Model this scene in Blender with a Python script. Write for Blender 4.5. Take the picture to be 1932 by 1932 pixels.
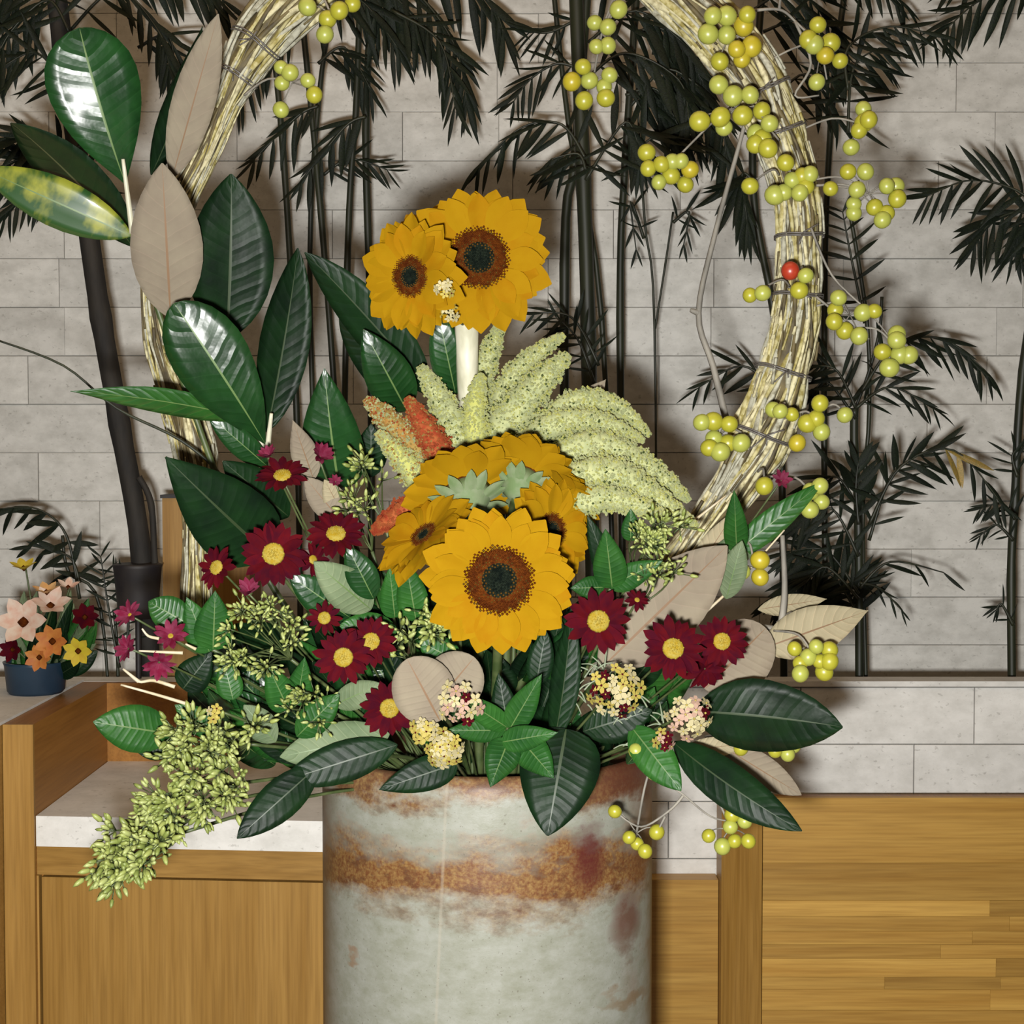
import bpy, bmesh, math, random
from mathutils import Vector, Matrix, Quaternion
R = random.Random(7)
for o in list(bpy.data.objects): bpy.data.objects.remove(o)
SC = bpy.context.scene
COL = SC.collection
PI = math.pi
# ------------------------------------------------------------------ camera
F = 2900.0; H = 1.35; PITCH = math.atan(106/2900.0)
cam = bpy.data.cameras.new('camera'); co = bpy.data.objects.new('camera', cam); COL.objects.link(co)
co.location = (0, 0, H); co.rotation_euler = (PI/2-PITCH, 0, 0)
cam.sensor_width = 36; cam.lens = 36*F/1932; cam.clip_start = .05
SC.camera = co
# ------------------------------------------------------------------ light
w = bpy.data.worlds.new('world'); SC.world = w; w.use_nodes = True
w.node_tree.nodes['Background'].inputs[0].default_value = (1.0, .80, .62, 1)
w.node_tree.nodes['Background'].inputs[1].default_value = .035
la = bpy.data.lights.new('camera_flash', 'AREA'); la.shape = 'RECTANGLE'; la.size = .07; la.size_y = .045
la.energy = 60; la.color = (1, .985, .96)
lo = bpy.data.objects.new('camera_flash', la); COL.objects.link(lo)
lo.location = (-.05, .0, H-.075); lo.rotation_euler = (PI/2-PITCH, 0, 0)
lc_ = bpy.data.lights.new('ceiling_lamp', 'AREA'); lc_.shape = 'RECTANGLE'; lc_.size = 2.0; lc_.size_y = 1.2; lc_.energy = 14; lc_.color = (1, .66, .36)
lco = bpy.data.objects.new('ceiling_lamp', lc_); COL.objects.link(lco); lco.location = (-.3, 1.4, 3.0)
vs = SC.view_settings; vs.view_transform = 'Standard'; vs.look = 'None'; vs.gamma = 1; vs.use_curve_mapping = False
vs.exposure = 0.0

def P(x, y, d):
    u = (x-966)/F; v = -(y-966)/F
    c, s = math.cos(PITCH), math.sin(PITCH)
    dy = c+v*s; dz = -s+v*c; k = d/dy
    return Vector((u*k, d, H+dz*k))
def S(px, d): return px/F*d*1.01
CAM = Vector((0, 0, H))
# ------------------------------------------------------------------ object helpers
WL = {}
def link(name, data, parent=None, wm=None, org=None):
    o = bpy.data.objects.new(name, data); COL.objects.link(o)
    if wm is None: wm = Matrix.Translation(org) if org is not None else Matrix.Identity(4)
    if parent is not None:
        o.parent = parent
        o.matrix_local = Matrix.Translation(-WL[parent.name]) @ wm
    else: o.matrix_local = wm
    WL[o.name] = wm.to_translation()
    return o
def thing(name, label, cat, loc, group=None):
    o = link(name, None, None, Matrix.Translation(loc)); o.empty_display_size = .02
    o['label'] = label; o['category'] = cat
    if group: o['group'] = group
    return o
def tag(o, label, cat, group=None):
    o['label'] = label; o['category'] = cat
    if group: o['group'] = group
    return o
class MB:
    def __init__(s): s.v = []; s.f = []; s.m = []; s.uv = []
    def add(s, vs, fs, mi=0):
        b = len(s.v); s.v += [Vector(v) for v in vs]; s.f += [tuple(i+b for i in f) for f in fs]; s.m += [mi]*len(fs)
    def box(s, a, b, mi=0):
        x0, y0, z0 = a; x1, y1, z1 = b
        s.add([(x0,y0,z0),(x1,y0,z0),(x1,y1,z0),(x0,y1,z0),(x0,y0,z1),(x1,y0,z1),(x1,y1,z1),(x0,y1,z1)],
              [(0,3,2,1),(4,5,6,7),(0,1,5,4),(1,2,6,5),(2,3,7,6),(3,0,4,7)], mi)
    def tube(s, pts, rad, n=6, mi=0):
        pts = [Vector(p) for p in pts]; N = len(pts)
        rs = rad if isinstance(rad, (list, tuple)) else [rad]*N
        ref = Vector((.3, .9, .2)); vs = []
        for i, p in enumerate(pts):
            t = (pts[min(i+1, N-1)]-pts[max(i-1, 0)])
            if t.length < 1e-9: t = Vector((0, 0, 1))
            t.normalize(); a = t.cross(ref)
            if a.length < 1e-3: a = t.orthogonal()
            a.normalize(); b = t.cross(a)
            for k in range(n):
                q = 2*PI*k/n; vs.append(p+(a*math.cos(q)+b*math.sin(q))*rs[i])
        fs = [(i*n+k, i*n+(k+1) % n, (i+1)*n+(k+1) % n, (i+1)*n+k) for i in range(N-1) for k in range(n)]
        fs.append(tuple(range(n-1, -1, -1))); fs.append(tuple((N-1)*n+k for k in range(n)))
        s.add(vs, fs, mi)
    def lathe(s, prof, n=64, mi=0, c=(0, 0, 0)):
        c = Vector(c); vs = [c+Vector((r*math.cos(2*PI*k/n), r*math.sin(2*PI*k/n), z)) for r, z in prof for k in range(n)]
        fs = [(i*n+k, i*n+(k+1) % n, (i+1)*n+(k+1) % n, (i+1)*n+k) for i in range(len(prof)-1) for k in range(n)]
        s.add(vs, fs, mi)
    def blob(s, c, r, mi=0, ax=(1, 1, 1)):
        c = Vector(c)
        vs = [c+Vector((x*r*ax[0], y*r*ax[1], z*r*ax[2])) for x, y, z in OCT]
        s.add(vs, OCTF, mi)
    def mesh(s, name, mats, smooth=True, org=None):
        me = bpy.data.meshes.new(name)
        vs = s.v if org is None else [v-org for v in s.v]
        me.from_pydata([tuple(v) for v in vs], [], s.f)
        for m in mats: me.materials.append(m)
        me.polygons.foreach_set('material_index', s.m)
        if smooth: me.polygons.foreach_set('use_smooth', [True]*len(s.f))
        me.update(); return me
    def obj(s, name, mats, parent=None, org=None, smooth=True):
        if not isinstance(mats, (list, tuple)): mats = [mats]
        if org is None: org = WL[parent.name] if parent is not None else (sum(s.v, Vector())/len(s.v))
        return link(name, s.mesh(name, mats, smooth, org), parent, Matrix.Translation(org))
OCT = [(0,0,1),(1,0,0),(0,1,0),(-1,0,0),(0,-1,0),(0,0,-1)]
OCTF = [(0,1,2),(0,2,3),(0,3,4),(0,4,1),(5,2,1),(5,3,2),(5,4,3),(5,1,4)]
def bez(a, b, c, n=10):
    return [a*(1-t)**2+b*2*t*(1-t)+c*t*t for t in [i/n for i in range(n+1)]]
def spline(pts, n=8):
    pts = [Vector(p) for p in pts]; out = []
    for i in range(len(pts)-1):
        p0 = pts[max(i-1, 0)]; p1 = pts[i]; p2 = pts[i+1]; p3 = pts[min(i+2, len(pts)-1)]
        for k in range(n):
            t = k/n
            out.append(.5*((2*p1)+(p2-p0)*t+(2*p0-5*p1+4*p2-p3)*t*t+(3*p1-p0-3*p2+p3)*t**3))
    out.append(pts[-1]); return out
# ------------------------------------------------------------------ materials
def srgb(r, g, b):
    f = lambda c: (c/255/12.92 if c/255 <= .04045 else ((c/255+.055)/1.055)**2.4)
    return (f(r), f(g), f(b), 1)
def nt(name):
    m = bpy.data.materials.new(name); m.use_nodes = True; n = m.node_tree
    return m, n, n.nodes['Principled BSDF']
def N(n, typ, **kw):
    x = n.nodes.new(typ)
    for k, v in kw.items(): setattr(x, k, v)
    return x
def mixc(n, fac, a, b, mode='MIX'):
    x = N(n, 'ShaderNodeMix', data_type='RGBA', blend_type=mode)
    for s, v in ((0, fac), (6, a), (7, b)):
        if hasattr(v, 'is_output'): n.links.new(v, x.inputs[s])
        else: x.inputs[s].default_value = v
    return x.outputs[2]
def mth(n, op, a, b=None):
    x = N(n, 'ShaderNodeMath', operation=op)
    for s, v in ((0, a), (1, b)):
        if v is None: continue
        if hasattr(v, 'is_output'): n.links.new(v, x.inputs[s])
        else: x.inputs[s].default_value = v
    return x.outputs[0]
def mrange(n, v, a, b, c=0, d=1):
    x = N(n, 'ShaderNodeMapRange'); n.links.new(v, x.inputs[0])
    for i, q in enumerate((a, b, c, d)): x.inputs[i+1].default_value = q
    return x.outputs[0]
def noise(n, scale, detail=3, stretch=None, rough=.5, rnd=False, dist=0):
    tc = N(n, 'ShaderNodeTexCoord'); mp = N(n, 'ShaderNodeMapping')
    n.links.new(tc.outputs['Object'], mp.inputs[0])
    if stretch: mp.inputs['Scale'].default_value = stretch
    src = mp.outputs[0]
    if rnd:
        oi = N(n, 'ShaderNodeObjectInfo'); cb = N(n, 'ShaderNodeVectorMath', operation='ADD')
        sc = mth(n, 'MULTIPLY', oi.outputs['Random'], 37.0)
        n.links.new(src, cb.inputs[0]); n.links.new(sc, cb.inputs[1]); src = cb.outputs[0]
    x = N(n, 'ShaderNodeTexNoise'); n.links.new(src, x.inputs['Vector'])
    x.inputs['Scale'].default_value = scale; x.inputs['Detail'].default_value = detail; x.inputs['Roughness'].default_value = rough
    x.inputs['Distortion'].default_value = dist
    return x.outputs['Fac']
def bump(n, bs, h, st, dist=.002):
    b = N(n, 'ShaderNodeBump'); b.inputs['Strength'].default_value = st; b.inputs['Distance'].default_value = dist
    n.links.new(h, b.inputs['Height']); n.links.new(b.outputs[0], bs.inputs['Normal'])
def mat(name, a, b=None, scale=60, rough=.5, spec=.5, stretch=None, lo=.35, hi=.65, bmp=0, bscale=None, rnd=.0, coat=0, coatr=.1, trans=0, sheen=0):
    m, n, bs = nt(name)
    b = b or a
    fac = mrange(n, noise(n, scale, 4, stretch, rnd=True), lo, hi)
    c = mixc(n, fac, a, b)
    if rnd:
        oi = N(n, 'ShaderNodeObjectInfo')
        h = N(n, 'ShaderNodeHueSaturation'); n.links.new(c, h.inputs['Color'])
        n.links.new(mrange(n, oi.outputs['Random'], 0, 1, 1-rnd, 1+rnd), h.inputs['Value']); c = h.outputs[0]
    n.links.new(c, bs.inputs['Base Color'])
    bs.inputs['Roughness'].default_value = rough; bs.inputs['Specular IOR Level'].default_value = spec
    bs.inputs['Coat Weight'].default_value = coat; bs.inputs['Coat Roughness'].default_value = coatr
    if bmp: bump(n, bs, noise(n, bscale or scale*2, 3, stretch, rnd=True), bmp, .002)
    return m
M = {}
# stone
def stone(name, base, dark, rnd=.07):
    m, n, bs = nt(name)
    f1 = mrange(n, noise(n, 17, 6, (1, 1, 1.5), .68, True), .38, .66)
    c = mixc(n, f1, base, dark)
    pits = mrange(n, noise(n, 95, 3, (1, 1, 1.5), .6, True), .62, .72)
    c = mixc(n, mth(n, 'MULTIPLY', pits, .42), c, (dark[0]*.35, dark[1]*.33, dark[2]*.3, 1))
    oi = N(n, 'ShaderNodeObjectInfo'); h = N(n, 'ShaderNodeHueSaturation'); n.links.new(c, h.inputs['Color'])
    n.links.new(mrange(n, oi.outputs['Random'], 0, 1, 1-rnd, 1+rnd), h.inputs['Value'])
    n.links.new(h.outputs[0], bs.inputs['Base Color']); bs.inputs['Roughness'].default_value = .75
    bump(n, bs, pits, -.5, .002); return m
M['wallstone'] = stone('wall_stone', (.72, .71, .66, 1), (.54, .53, .485, 1))
M['mortar'] = mat('mortar', (.52, .50, .44, 1), (.40, .38, .33, 1), 50, .9)
M['topstone'] = stone('counter_stone', (.70, .69, .65, 1), (.56, .55, .51, 1), .03)
# wood
def wood(name, a, b, axis, rnd=.08):
    m, n, bs = nt(name)
    st = [38, 38, 38]; st[axis] = 1.6
    g = noise(n, 1.0, 5, tuple(st), .6, True, .4)
    st2 = [260, 260, 260]; st2[axis] = 9
    g2 = noise(n, 1.0, 2, tuple(st2), .5, True)
    c = mixc(n, mrange(n, g, .3, .7), a, b)
    c = mixc(n, mrange(n, g2, .4, .8, 0, .45), c, (b[0]*.5, b[1]*.45, b[2]*.4, 1))
    oi = N(n, 'ShaderNodeObjectInfo'); h = N(n, 'ShaderNodeHueSaturation'); n.links.new(c, h.inputs['Color'])
    n.links.new(mrange(n, oi.outputs['Random'], 0, 1, 1-rnd, 1+rnd), h.inputs['Value'])
    n.links.new(h.outputs[0], bs.inputs['Base Color']); bs.inputs['Roughness'].default_value = .42
    bs.inputs['Specular IOR Level'].default_value = .35
    return m
WA, WB = (.36, .205, .052, 1), (.26, .135, .026, 1)
M['wood_x'] = wood('oak_horizontal', WA, WB, 0, .13)
M['wood_s'] = wood('oak_staves', (.50, .30, .07, 1), (.36, .19, .035, 1), 0, .2)
M['wood_z'] = wood('oak_upright', WA, WB, 2, .05)
M['wood_y'] = wood('oak_deep', (.34, .155, .03, 1), (.24, .10, .015, 1), 1, .03)
M['soil'] = mat('dark_soil', (.02, .015, .01, 1), (.04, .03, .02, 1), 80, .95, bmp=.6)
M['floor'] = mat('floor_tile', (.35, .3, .24, 1), (.28, .24, .2, 1), 8, .5)
# leaves : upper side / underside / midrib
def leafm(name, a, b, rough, coat=0, rnd=.15, spec=.5, bm=.12, vein=.35, vb=.25):
    m, n, bs = nt(name)
    c = mixc(n, mrange(n, noise(n, 28, 4, None, rnd=True), .3, .7), a, b)
    tc = N(n, 'ShaderNodeTexCoord'); sp = N(n, 'ShaderNodeSeparateXYZ'); n.links.new(tc.outputs['UV'], sp.inputs[0])
    av = mth(n, 'ABSOLUTE', sp.outputs[1])
    ph = mth(n, 'SUBTRACT', sp.outputs[0], mth(n, 'MULTIPLY', av, .13))
    ph = mth(n, 'ADD', ph, mth(n, 'MULTIPLY', noise(n, 35, 2, None, rnd=True), .03))
    w_ = mth(n, 'ABSOLUTE', mth(n, 'SINE', mth(n, 'MULTIPLY', ph, 34.0)))
    ln = mrange(n, w_, 0, .16, 1, 0)
    c = mixc(n, mth(n, 'MULTIPLY', ln, vein), c, (min(1, b[0]*2.2), min(1, b[1]*1.9), min(1, b[2]*2), 1))
    oi = N(n, 'ShaderNodeObjectInfo'); h = N(n, 'ShaderNodeHueSaturation'); n.links.new(c, h.inputs['Color'])
    n.links.new(mrange(n, oi.outputs['Random'], 0, 1, 1-rnd, 1+rnd), h.inputs['Value'])
    n.links.new(h.outputs[0], bs.inputs['Base Color'])
    bs.inputs['Roughness'].default_value = rough; bs.inputs['Specular IOR Level'].default_value = spec
    bs.inputs['Coat Weight'].default_value = coat; bs.inputs['Coat Roughness'].default_value = .2
    hh = mth(n, 'ADD', mrange(n, w_, 0, .8), mth(n, 'MULTIPLY', noise(n, 45, 3, None, rnd=True), 1.6))
    bump(n, bs, hh, vb, .0022); return m
M['mag'] = leafm('magnolia_green', (.005, .024, .006, 1), (.009, .045, .009, 1), .33, .2, .15, .45, .12, .14, .28)
M['magd'] = leafm('magnolia_dark_green', (.003, .009, .004, 1), (.005, .020, .005, 1), .44, 0, .2, .13, .1, .10, .2)
M['tan'] = leafm('magnolia_felt_underside', (.205, .175, .125, 1), (.165, .135, .10, 1), .85, 0, .05, .1, .05, .12, .25)
M['cream'] = leafm('pale_leaf_underside', (.30, .26, .165, 1), (.24, .205, .125, 1), .75, 0, .05, .2, .05)
M['sage'] = leafm('sage_leaf_underside', (.075, .11, .055, 1), (.13, .165, .09, 1), .6, 0, .1, .15)
M['holly'] = leafm('fresh_green_leaf', (.008, .046, .008, 1), (.020, .085, .012, 1), .42, 0, .15, .3)
M['varieg'] = mat('variegated_leaf', (.012, .05, .008, 1), (.20, .21, .02, 1), 38, .45, .4, (1, .5, 2.0), .46, .62, 0, None, 0, .2)
M['rib'] = mat('leaf_midrib', (.085, .14, .04, 1), rough=.5)
M['ribd'] = mat('leaf_midrib_dark', (.020, .036, .011, 1), rough=.5)
M['ribt'] = mat('leaf_midrib_brown', (.15, .085, .04, 1), rough=.7)
M['palm'] = leafm('palm_leaflet', (.0035, .0065, .004, 1), (.009, .015, .006, 1), .6, 0, .25, .22, 0)
M['palmy'] = leafm('palm_leaflet_yellowed', (.30, .19, .04, 1), (.16, .13, .03, 1), .5, 0, .2)
M['cane'] = mat('palm_cane', (.009, .012, .006, 1), (.022, .026, .011, 1), 30, .5, stretch=(1, 1, .2))
M['bark'] = mat('dark_bark', (.008, .007, .006, 1), (.022, .018, .013, 1), 40, .8, stretch=(1, 1, .3), bmp=.5)
M['stem'] = mat('green_stem', (.03, .05, .012, 1), (.07, .09, .03, 1), 50, .5)
M['stemp'] = mat('pale_cut_stem', (.52, .50, .38, 1), (.38, .37, .26, 1), 30, .5, stretch=(3, 3, .3))
M['twig'] = mat('grey_twig', (.13, .12, .10, 1), (.24, .22, .18, 1), 60, .7, stretch=(1, 1, .4))
M['twigp'] = mat('pale_twig', (.40, .33, .20, 1), (.5, .44, .32, 1), 60, .6)
M['sagestem'] = mat('silver_green_stem', (.12, .15, .09, 1), (.20, .23, .15, 1), 50, .6)
# arch strands
ARC = [mat('vine_cream', (.47, .43, .26, 1), (.12, .095, .035, 1), 130, .7, .2, None, .45, .75, .6, 160, .15), mat('vine_olive', (.22, .18, .05, 1), (.40, .36, .18, 1), 110, .7, .2, None, .4, .6, .6, 160, .2),
       mat('vine_grey', (.36, .35, .27, 1), (.13, .115, .07, 1), 130, .75, .2, None, .45, .72, .6, 160, .15), mat('vine_dark', (.04, .03, .012, 1), (.12, .09, .03, 1), 60, .7)]
M['wire'] = mat('binding_wire', (.10, .09, .08, 1), rough=.4)
# flowers
M['petal'] = mat('sunflower_petal', (.25, .137, .003, 1), (.235, .122, .0025, 1), 40, .8, .03)
M['petalo'] = mat('sunflower_petal_inner', (.235, .108, .002, 1), (.25, .130, .003, 1), 40, .8, .03)
M['d_rim'] = mat('sunflower_floret_brown', (.045, .010, .002, 1), (.085, .022, .003, 1), 200, .9, .03)
M['d_mid'] = mat('sunflower_floret_gold', (.055, .028, .006, 1), (.095, .046, .008, 1), 200, .9, .03)
M['d_core'] = mat('sunflower_floret_core', (.003, .005, .004, 1), (.010, .014, .009, 1), 200, .9, .03)
M['sepal'] = mat('sunflower_bract', (.10, .15, .06, 1), (.16, .19, .11, 1), 60, .7, .2)
M['red'] = mat('crimson_petal', (.062, .0018, .004, 1), (.034, .0013, .006, 1), 60, .8, .05, rnd=.15)
M['redp'] = mat('magenta_petal', (.095, .004, .018, 1), (.14, .025, .05, 1), 90, .8, .06, rnd=.15)
M['yel'] = mat('daisy_centre', (.26, .175, .008, 1), (.28, .22, .04, 1), 300, .7, .2)
M['crm'] = mat('cream_floret', (.34, .29, .12, 1), (.38, .34, .22, 1), 150, .6, .2, rnd=.1)
M['flyel'] = mat('yellow_floret', (.30, .23, .025, 1), (.34, .29, .09, 1), 150, .6, .2, rnd=.1)
M['pink'] = mat('blush_floret', (.32, .17, .12, 1), (.38, .29, .22, 1), 150, .6, .2)
PLG = mat('plume_pale_green', (.36, .375, .18, 1), (.27, .295, .15, 1), 120, .9, .1)
PLY = mat('plume_yellow_green', (.37, .37, .10, 1), (.31, .33, .13, 1), 120, .9, .1)
PLR = mat('plume_red', (.22, .030, .012, 1), (.28, .08, .025, 1), 120, .9, .1)
PLO = mat('plume_orange', (.26, .12, .03, 1), (.25, .20, .06, 1), 120, .9, .1)
BER = [mat('berry_yellow', (.33, .30, .022, 1), (.27, .27, .025, 1), 60, .35, .5), mat('berry_lime', (.27, .30, .045, 1), (.33, .34, .07, 1), 60, .35, .5),
       mat('berry_gold', (.36, .26, .015, 1), (.33, .30, .02, 1), 60, .35, .5), mat('berry_red', (.30, .03, .012, 1), rough=.35)]
BUD = [mat('bud_green', (.20, .24, .05, 1), (.27, .30, .09, 1), 100, .5), mat('bud_lime', (.30, .33, .13, 1), (.26, .30, .08, 1), 100, .5), mat('bud_dark', (.13, .17, .035, 1), (.18, .21, .05, 1), 100, .5)]
M['bluepot'] = mat('dark_blue_glaze', (.01, .025, .045, 1), (.015, .035, .06, 1), 20, .4)
M['blackpot'] = mat('black_pot', (.010, .008, .010, 1), (.02, .016, .014, 1), 30, .6)
# ------------------------------------------------------------------ setting : room shell
def Z(y, d): return P(966, y, d).z
D3 = 2.55; DW = 3.10
ZT = Z(1285, D3)                # counter height
ZS = Z(1431, D3)                # niche slab top
ZB = ZS-.043
fl = MB(); fl.box((-3, -1.5, -.05), (3, 3.4, 0)); o = fl.obj('floor', M['floor'], smooth=False); o['kind'] = 'structure'
wb = MB(); wb.box((-2.2, DW+.012, 0), (2.2, DW+.15, 2.75)); wall = wb.obj('wall_back', M['mortar'], smooth=False); wall['kind'] = 'structure'
def bevel_box(a, b, e):
    m = MB(); x0, y0, z0 = a; x1, y1, z1 = b
    m.add([(x0+e,y0,z0+e),(x1-e,y0,z0+e),(x1-e,y0,z1-e),(x0+e,y0,z1-e),
           (x0,y0+e,z0),(x1,y0+e,z0),(x1,y0+e,z1),(x0,y0+e,z1),(x0,y1,z0),(x1,y1,z0),(x1,y1,z1),(x0,y1,z1)],
          [(0,1,2,3),(4,5,1,0),(5,6,2,1),(6,7,3,2),(7,4,0,3),(8,9,5,4),(9,10,6,5),(10,11,7,6),(11,8,4,7)])
    return m
ch = S(91, DW)*.99
for row in range(-8, 17):
    z0 = Z(1217, DW)+row*ch
    if z0 < .3: continue
    off = R.uniform(0, .3); x = -1.75-off
    while x < 1.75:
        L = R.choice((.2, .26, .32, .38))*R.uniform(.95, 1.05)
        pr = R.uniform(-.0015, .003)
        m = bevel_box((x+.0005, DW-pr, z0+.0005), (x+L-.0005, DW+.02, z0+ch-.0005), .0010)
        m.obj('stone_block', M['wallstone'], wall, org=Vector((x+L/2, DW, z0+ch/2)), smooth=False)
        x += L
# ------------------------------------------------------------------ counter, niche and cabinet
DL, DR = 2.14, 2.08
xl = P(66, 1500, DL).x; xr = P(1120, 1600, DR).x
# low stone wall of the planter, with cap and oak cladding
pw = thing('planter_wall', 'low wall of pale stone blocks closing the palm planter, behind the vase', 'low wall', (0, D3+.05, 0))
m = MB(); m.box((-1.25, D3+.012, 0), (1.3, D3+.05, ZT-.009)); m.obj('backing', M['mortar'], pw, smooth=False)
c2 = S(109.5, D3)*.99
for row in range(5):
    z1 = ZT-.010-row*c2; x = [-1.27, -1.37, -1.20, -1.33, -1.25][row]+(P(1635, 1350, D3).x % .29)
    while x < 1.2:
        L = .29; 
        m = bevel_box((x+.0008, D3-R.uniform(0, .001), z1-c2+.0008), (x+L-.0008, D3+.02, z1-.0008), .001)
        m.obj('stone_block', M['topstone'], pw, org=Vector((x+L/2, D3, z1)), smooth=False); x += L
m = MB(); m.box((-1.25, D3-.003, ZT-.009), (1.3, D3+.05, ZT)); m.obj('cap', M['topstone'], pw, smooth=False)
# tall oak front with horizontal staves, right
DP = D3-.12; ZP = Z(1505, DP); xf = P(1440, 1505, DP).x; xq = P(1370, 1505, DP).x
rc = thing('staved_panel', 'oak panel of horizontal staves standing in front of the low stone wall at right', 'panel', (xf+.3, DP+.01, 0))
m = MB(); m.box((xf+.001, DP+.010, 0), (1.15, DP+.024, ZP)); m.obj('backing', M['wood_y'], rc, smooth=False)
yy = ZP; i = 0
hs = [.105, .060, .026, .024, .022, .022, .030, .020, .034, .026, .022, .030]
while yy > .1:
    h = hs[i] if i < len(hs) else R.uniform(.022, .045)
    x = xf
    while x < 1.1:
        L = (.16+R.random()*.28) if i > 1 else 1.2
        m = bevel_box((x, DP-R.uniform(0, .0004), yy-h+.00015), (min(x+L, 1.15)-.00015, DP+.010, yy-.00015), .0003)
        m.obj('stave', M['wood_s'], rc, org=Vector((x+L/2, DP, yy-h/2)), smooth=False); x += L
    yy -= h; i += 1
def quadbox(m, x0, d0, x1, d1, dback, z0, z1, inset=0):
    m.add([(x0,d0,z0),(x1,d1,z0),(x1,dback,z0),(x0,dback,z0),(x0,d0,z1),(x1,d1,z1),(x1,dback,z1),(x0,dback,z1)],
          [(0,3,2,1),(4,5,6,7),(0,1,5,4),(1,2,6,5),(2,3,7,6),(3,0,4,7)])
m = MB(); quadbox(m, xq, DP+.05, xf-.001, DP+.002, DP+.11, 0, ZP+.004); o = m.obj('corner_post', M['wood_z'], rc, smooth=False); o['label'] = 'upright darker corner board'
m = MB(); m.box((P(1020, 1600, DP).x, D3-.04, 0), (xq-.001, D3-.002, Z(1660, D3-.04)))
o = m.obj('oak_board', M['wood_s'], smooth=False); tag(o, 'low plain oak board right of the vase under the stone wall', 'board')
# cabinet in the niche (front runs slightly oblique)
cb = thing('cabinet', 'low oak cabinet behind the vase under the white slab', 'cabinet', (-.1, 2.25, 0))
m = MB(); quadbox(m, xl, DL+.02, xr, DR+.02, D3-.045, .0, ZB); m.obj('carcass', M['wood_y'], cb, smooth=False)
zr = Z(1652, DL)
m = MB(); quadbox(m, xl, DL+.006, xr, DR+.006, DL+.2, zr, ZB-.0005); m.obj('top_rail', M['wood_x'], cb, smooth=False)
xm = -.05; dm = DL+(DR-DL)*(xm-xl)/(xr-xl)
sx = P(76, 1700, DL).x-.006
m = MB(); quadbox(m, sx+.006, DL+.008, xm-.002, dm+.008, DL+.1, .08, zr-.004); d1 = m.obj('door', M['wood_z'], cb, smooth=False)
m = MB(); quadbox(m, xm+.002, dm+.008, xr-.001, DR+.008, DL+.1, .08, zr-.004); m.obj('door', M['wood_z'], cb, smooth=False)
m = MB(); quadbox(m, xl, DL+.004, sx+.003, DL+.004, DL+.1, .0, zr-.001); m.obj('stile', M['wood_z'], cb, smooth=False)
sl = MB(); quadbox(sl, xl+.001, DL, xr-.001, DR, D3-.004, ZB, ZS)
tag(sl.obj('stone_slab', M['topstone'], smooth=False), 'thick white stone slab lying on the low oak cabinet left of the vase', 'slab')
# left side panel, back board, left stone
m = MB(); m.box((P(8, 1400, DL).x, DL, 0), (xl, D3-.006, ZT)); m2 = m.obj('end_board', M['wood_y'], smooth=False)
tag(m2, 'upright oak side panel closing the cabinet at the left edge', 'panel')
m = MB(); m.box((P(8, 1400, DL).x, DL-.006, 0), (xl, DL, ZT)); m.obj('front_edge', M['wood_z'], m2, smooth=False)
m = MB(); m.box((xl, D3-.024, ZS), (P(640, 1300, D3).x, D3-.006, ZT)); bbd = m.obj('back_board', M['wood_y'], smooth=False)
tag(bbd, 'oak board standing behind the slab in front of the low stone wall', 'board')
m = MB(); m.box((-1.15, DL-.1, 0), (P(8, 1400, DL).x-.001, D3-.006, ZT)); lc = m.obj('side_counter', M['wood_x'], smooth=False)
lc.scale.z = 1; m = MB(); m.box((-1.152, DL-.104, ZT), (P(8, 1400, DL).x-.001, D3-.006, ZT+.004)); m.obj('stone_top', M['topstone'], lc, smooth=False)
tag(lc, 'pale stone counter top carrying the small bouquet beyond the side panel', 'counter')
# planter soil
m = MB(); m.box((-1.25, D3+.052, 0), (1.3, DW-.006, ZT-.22)); so = m.obj('planter_soil', M['soil'], smooth=False)
tag(so, 'dark soil of the palm planter along the stone wall', 'soil'); so['kind'] = 'stuff'
# wooden post behind left
m = MB(); a = P(306, 940, 2.68); b = P(470, 940, 2.68); m.box((a.x, 2.68, ZT-.22), (b.x, 2.80, a.z)); po = m.obj('wooden_pillar', M['wood_z'], smooth=False)
tag(po, 'short square pale oak pillar behind the lower left leaves', 'pillar')
m = MB(); m.box((a.x-.003, 2.677, a.z), (b.x+.003, 2.803, a.z+.006)); m.obj('cap', M['blackpot'], po, smooth=False)
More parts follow.
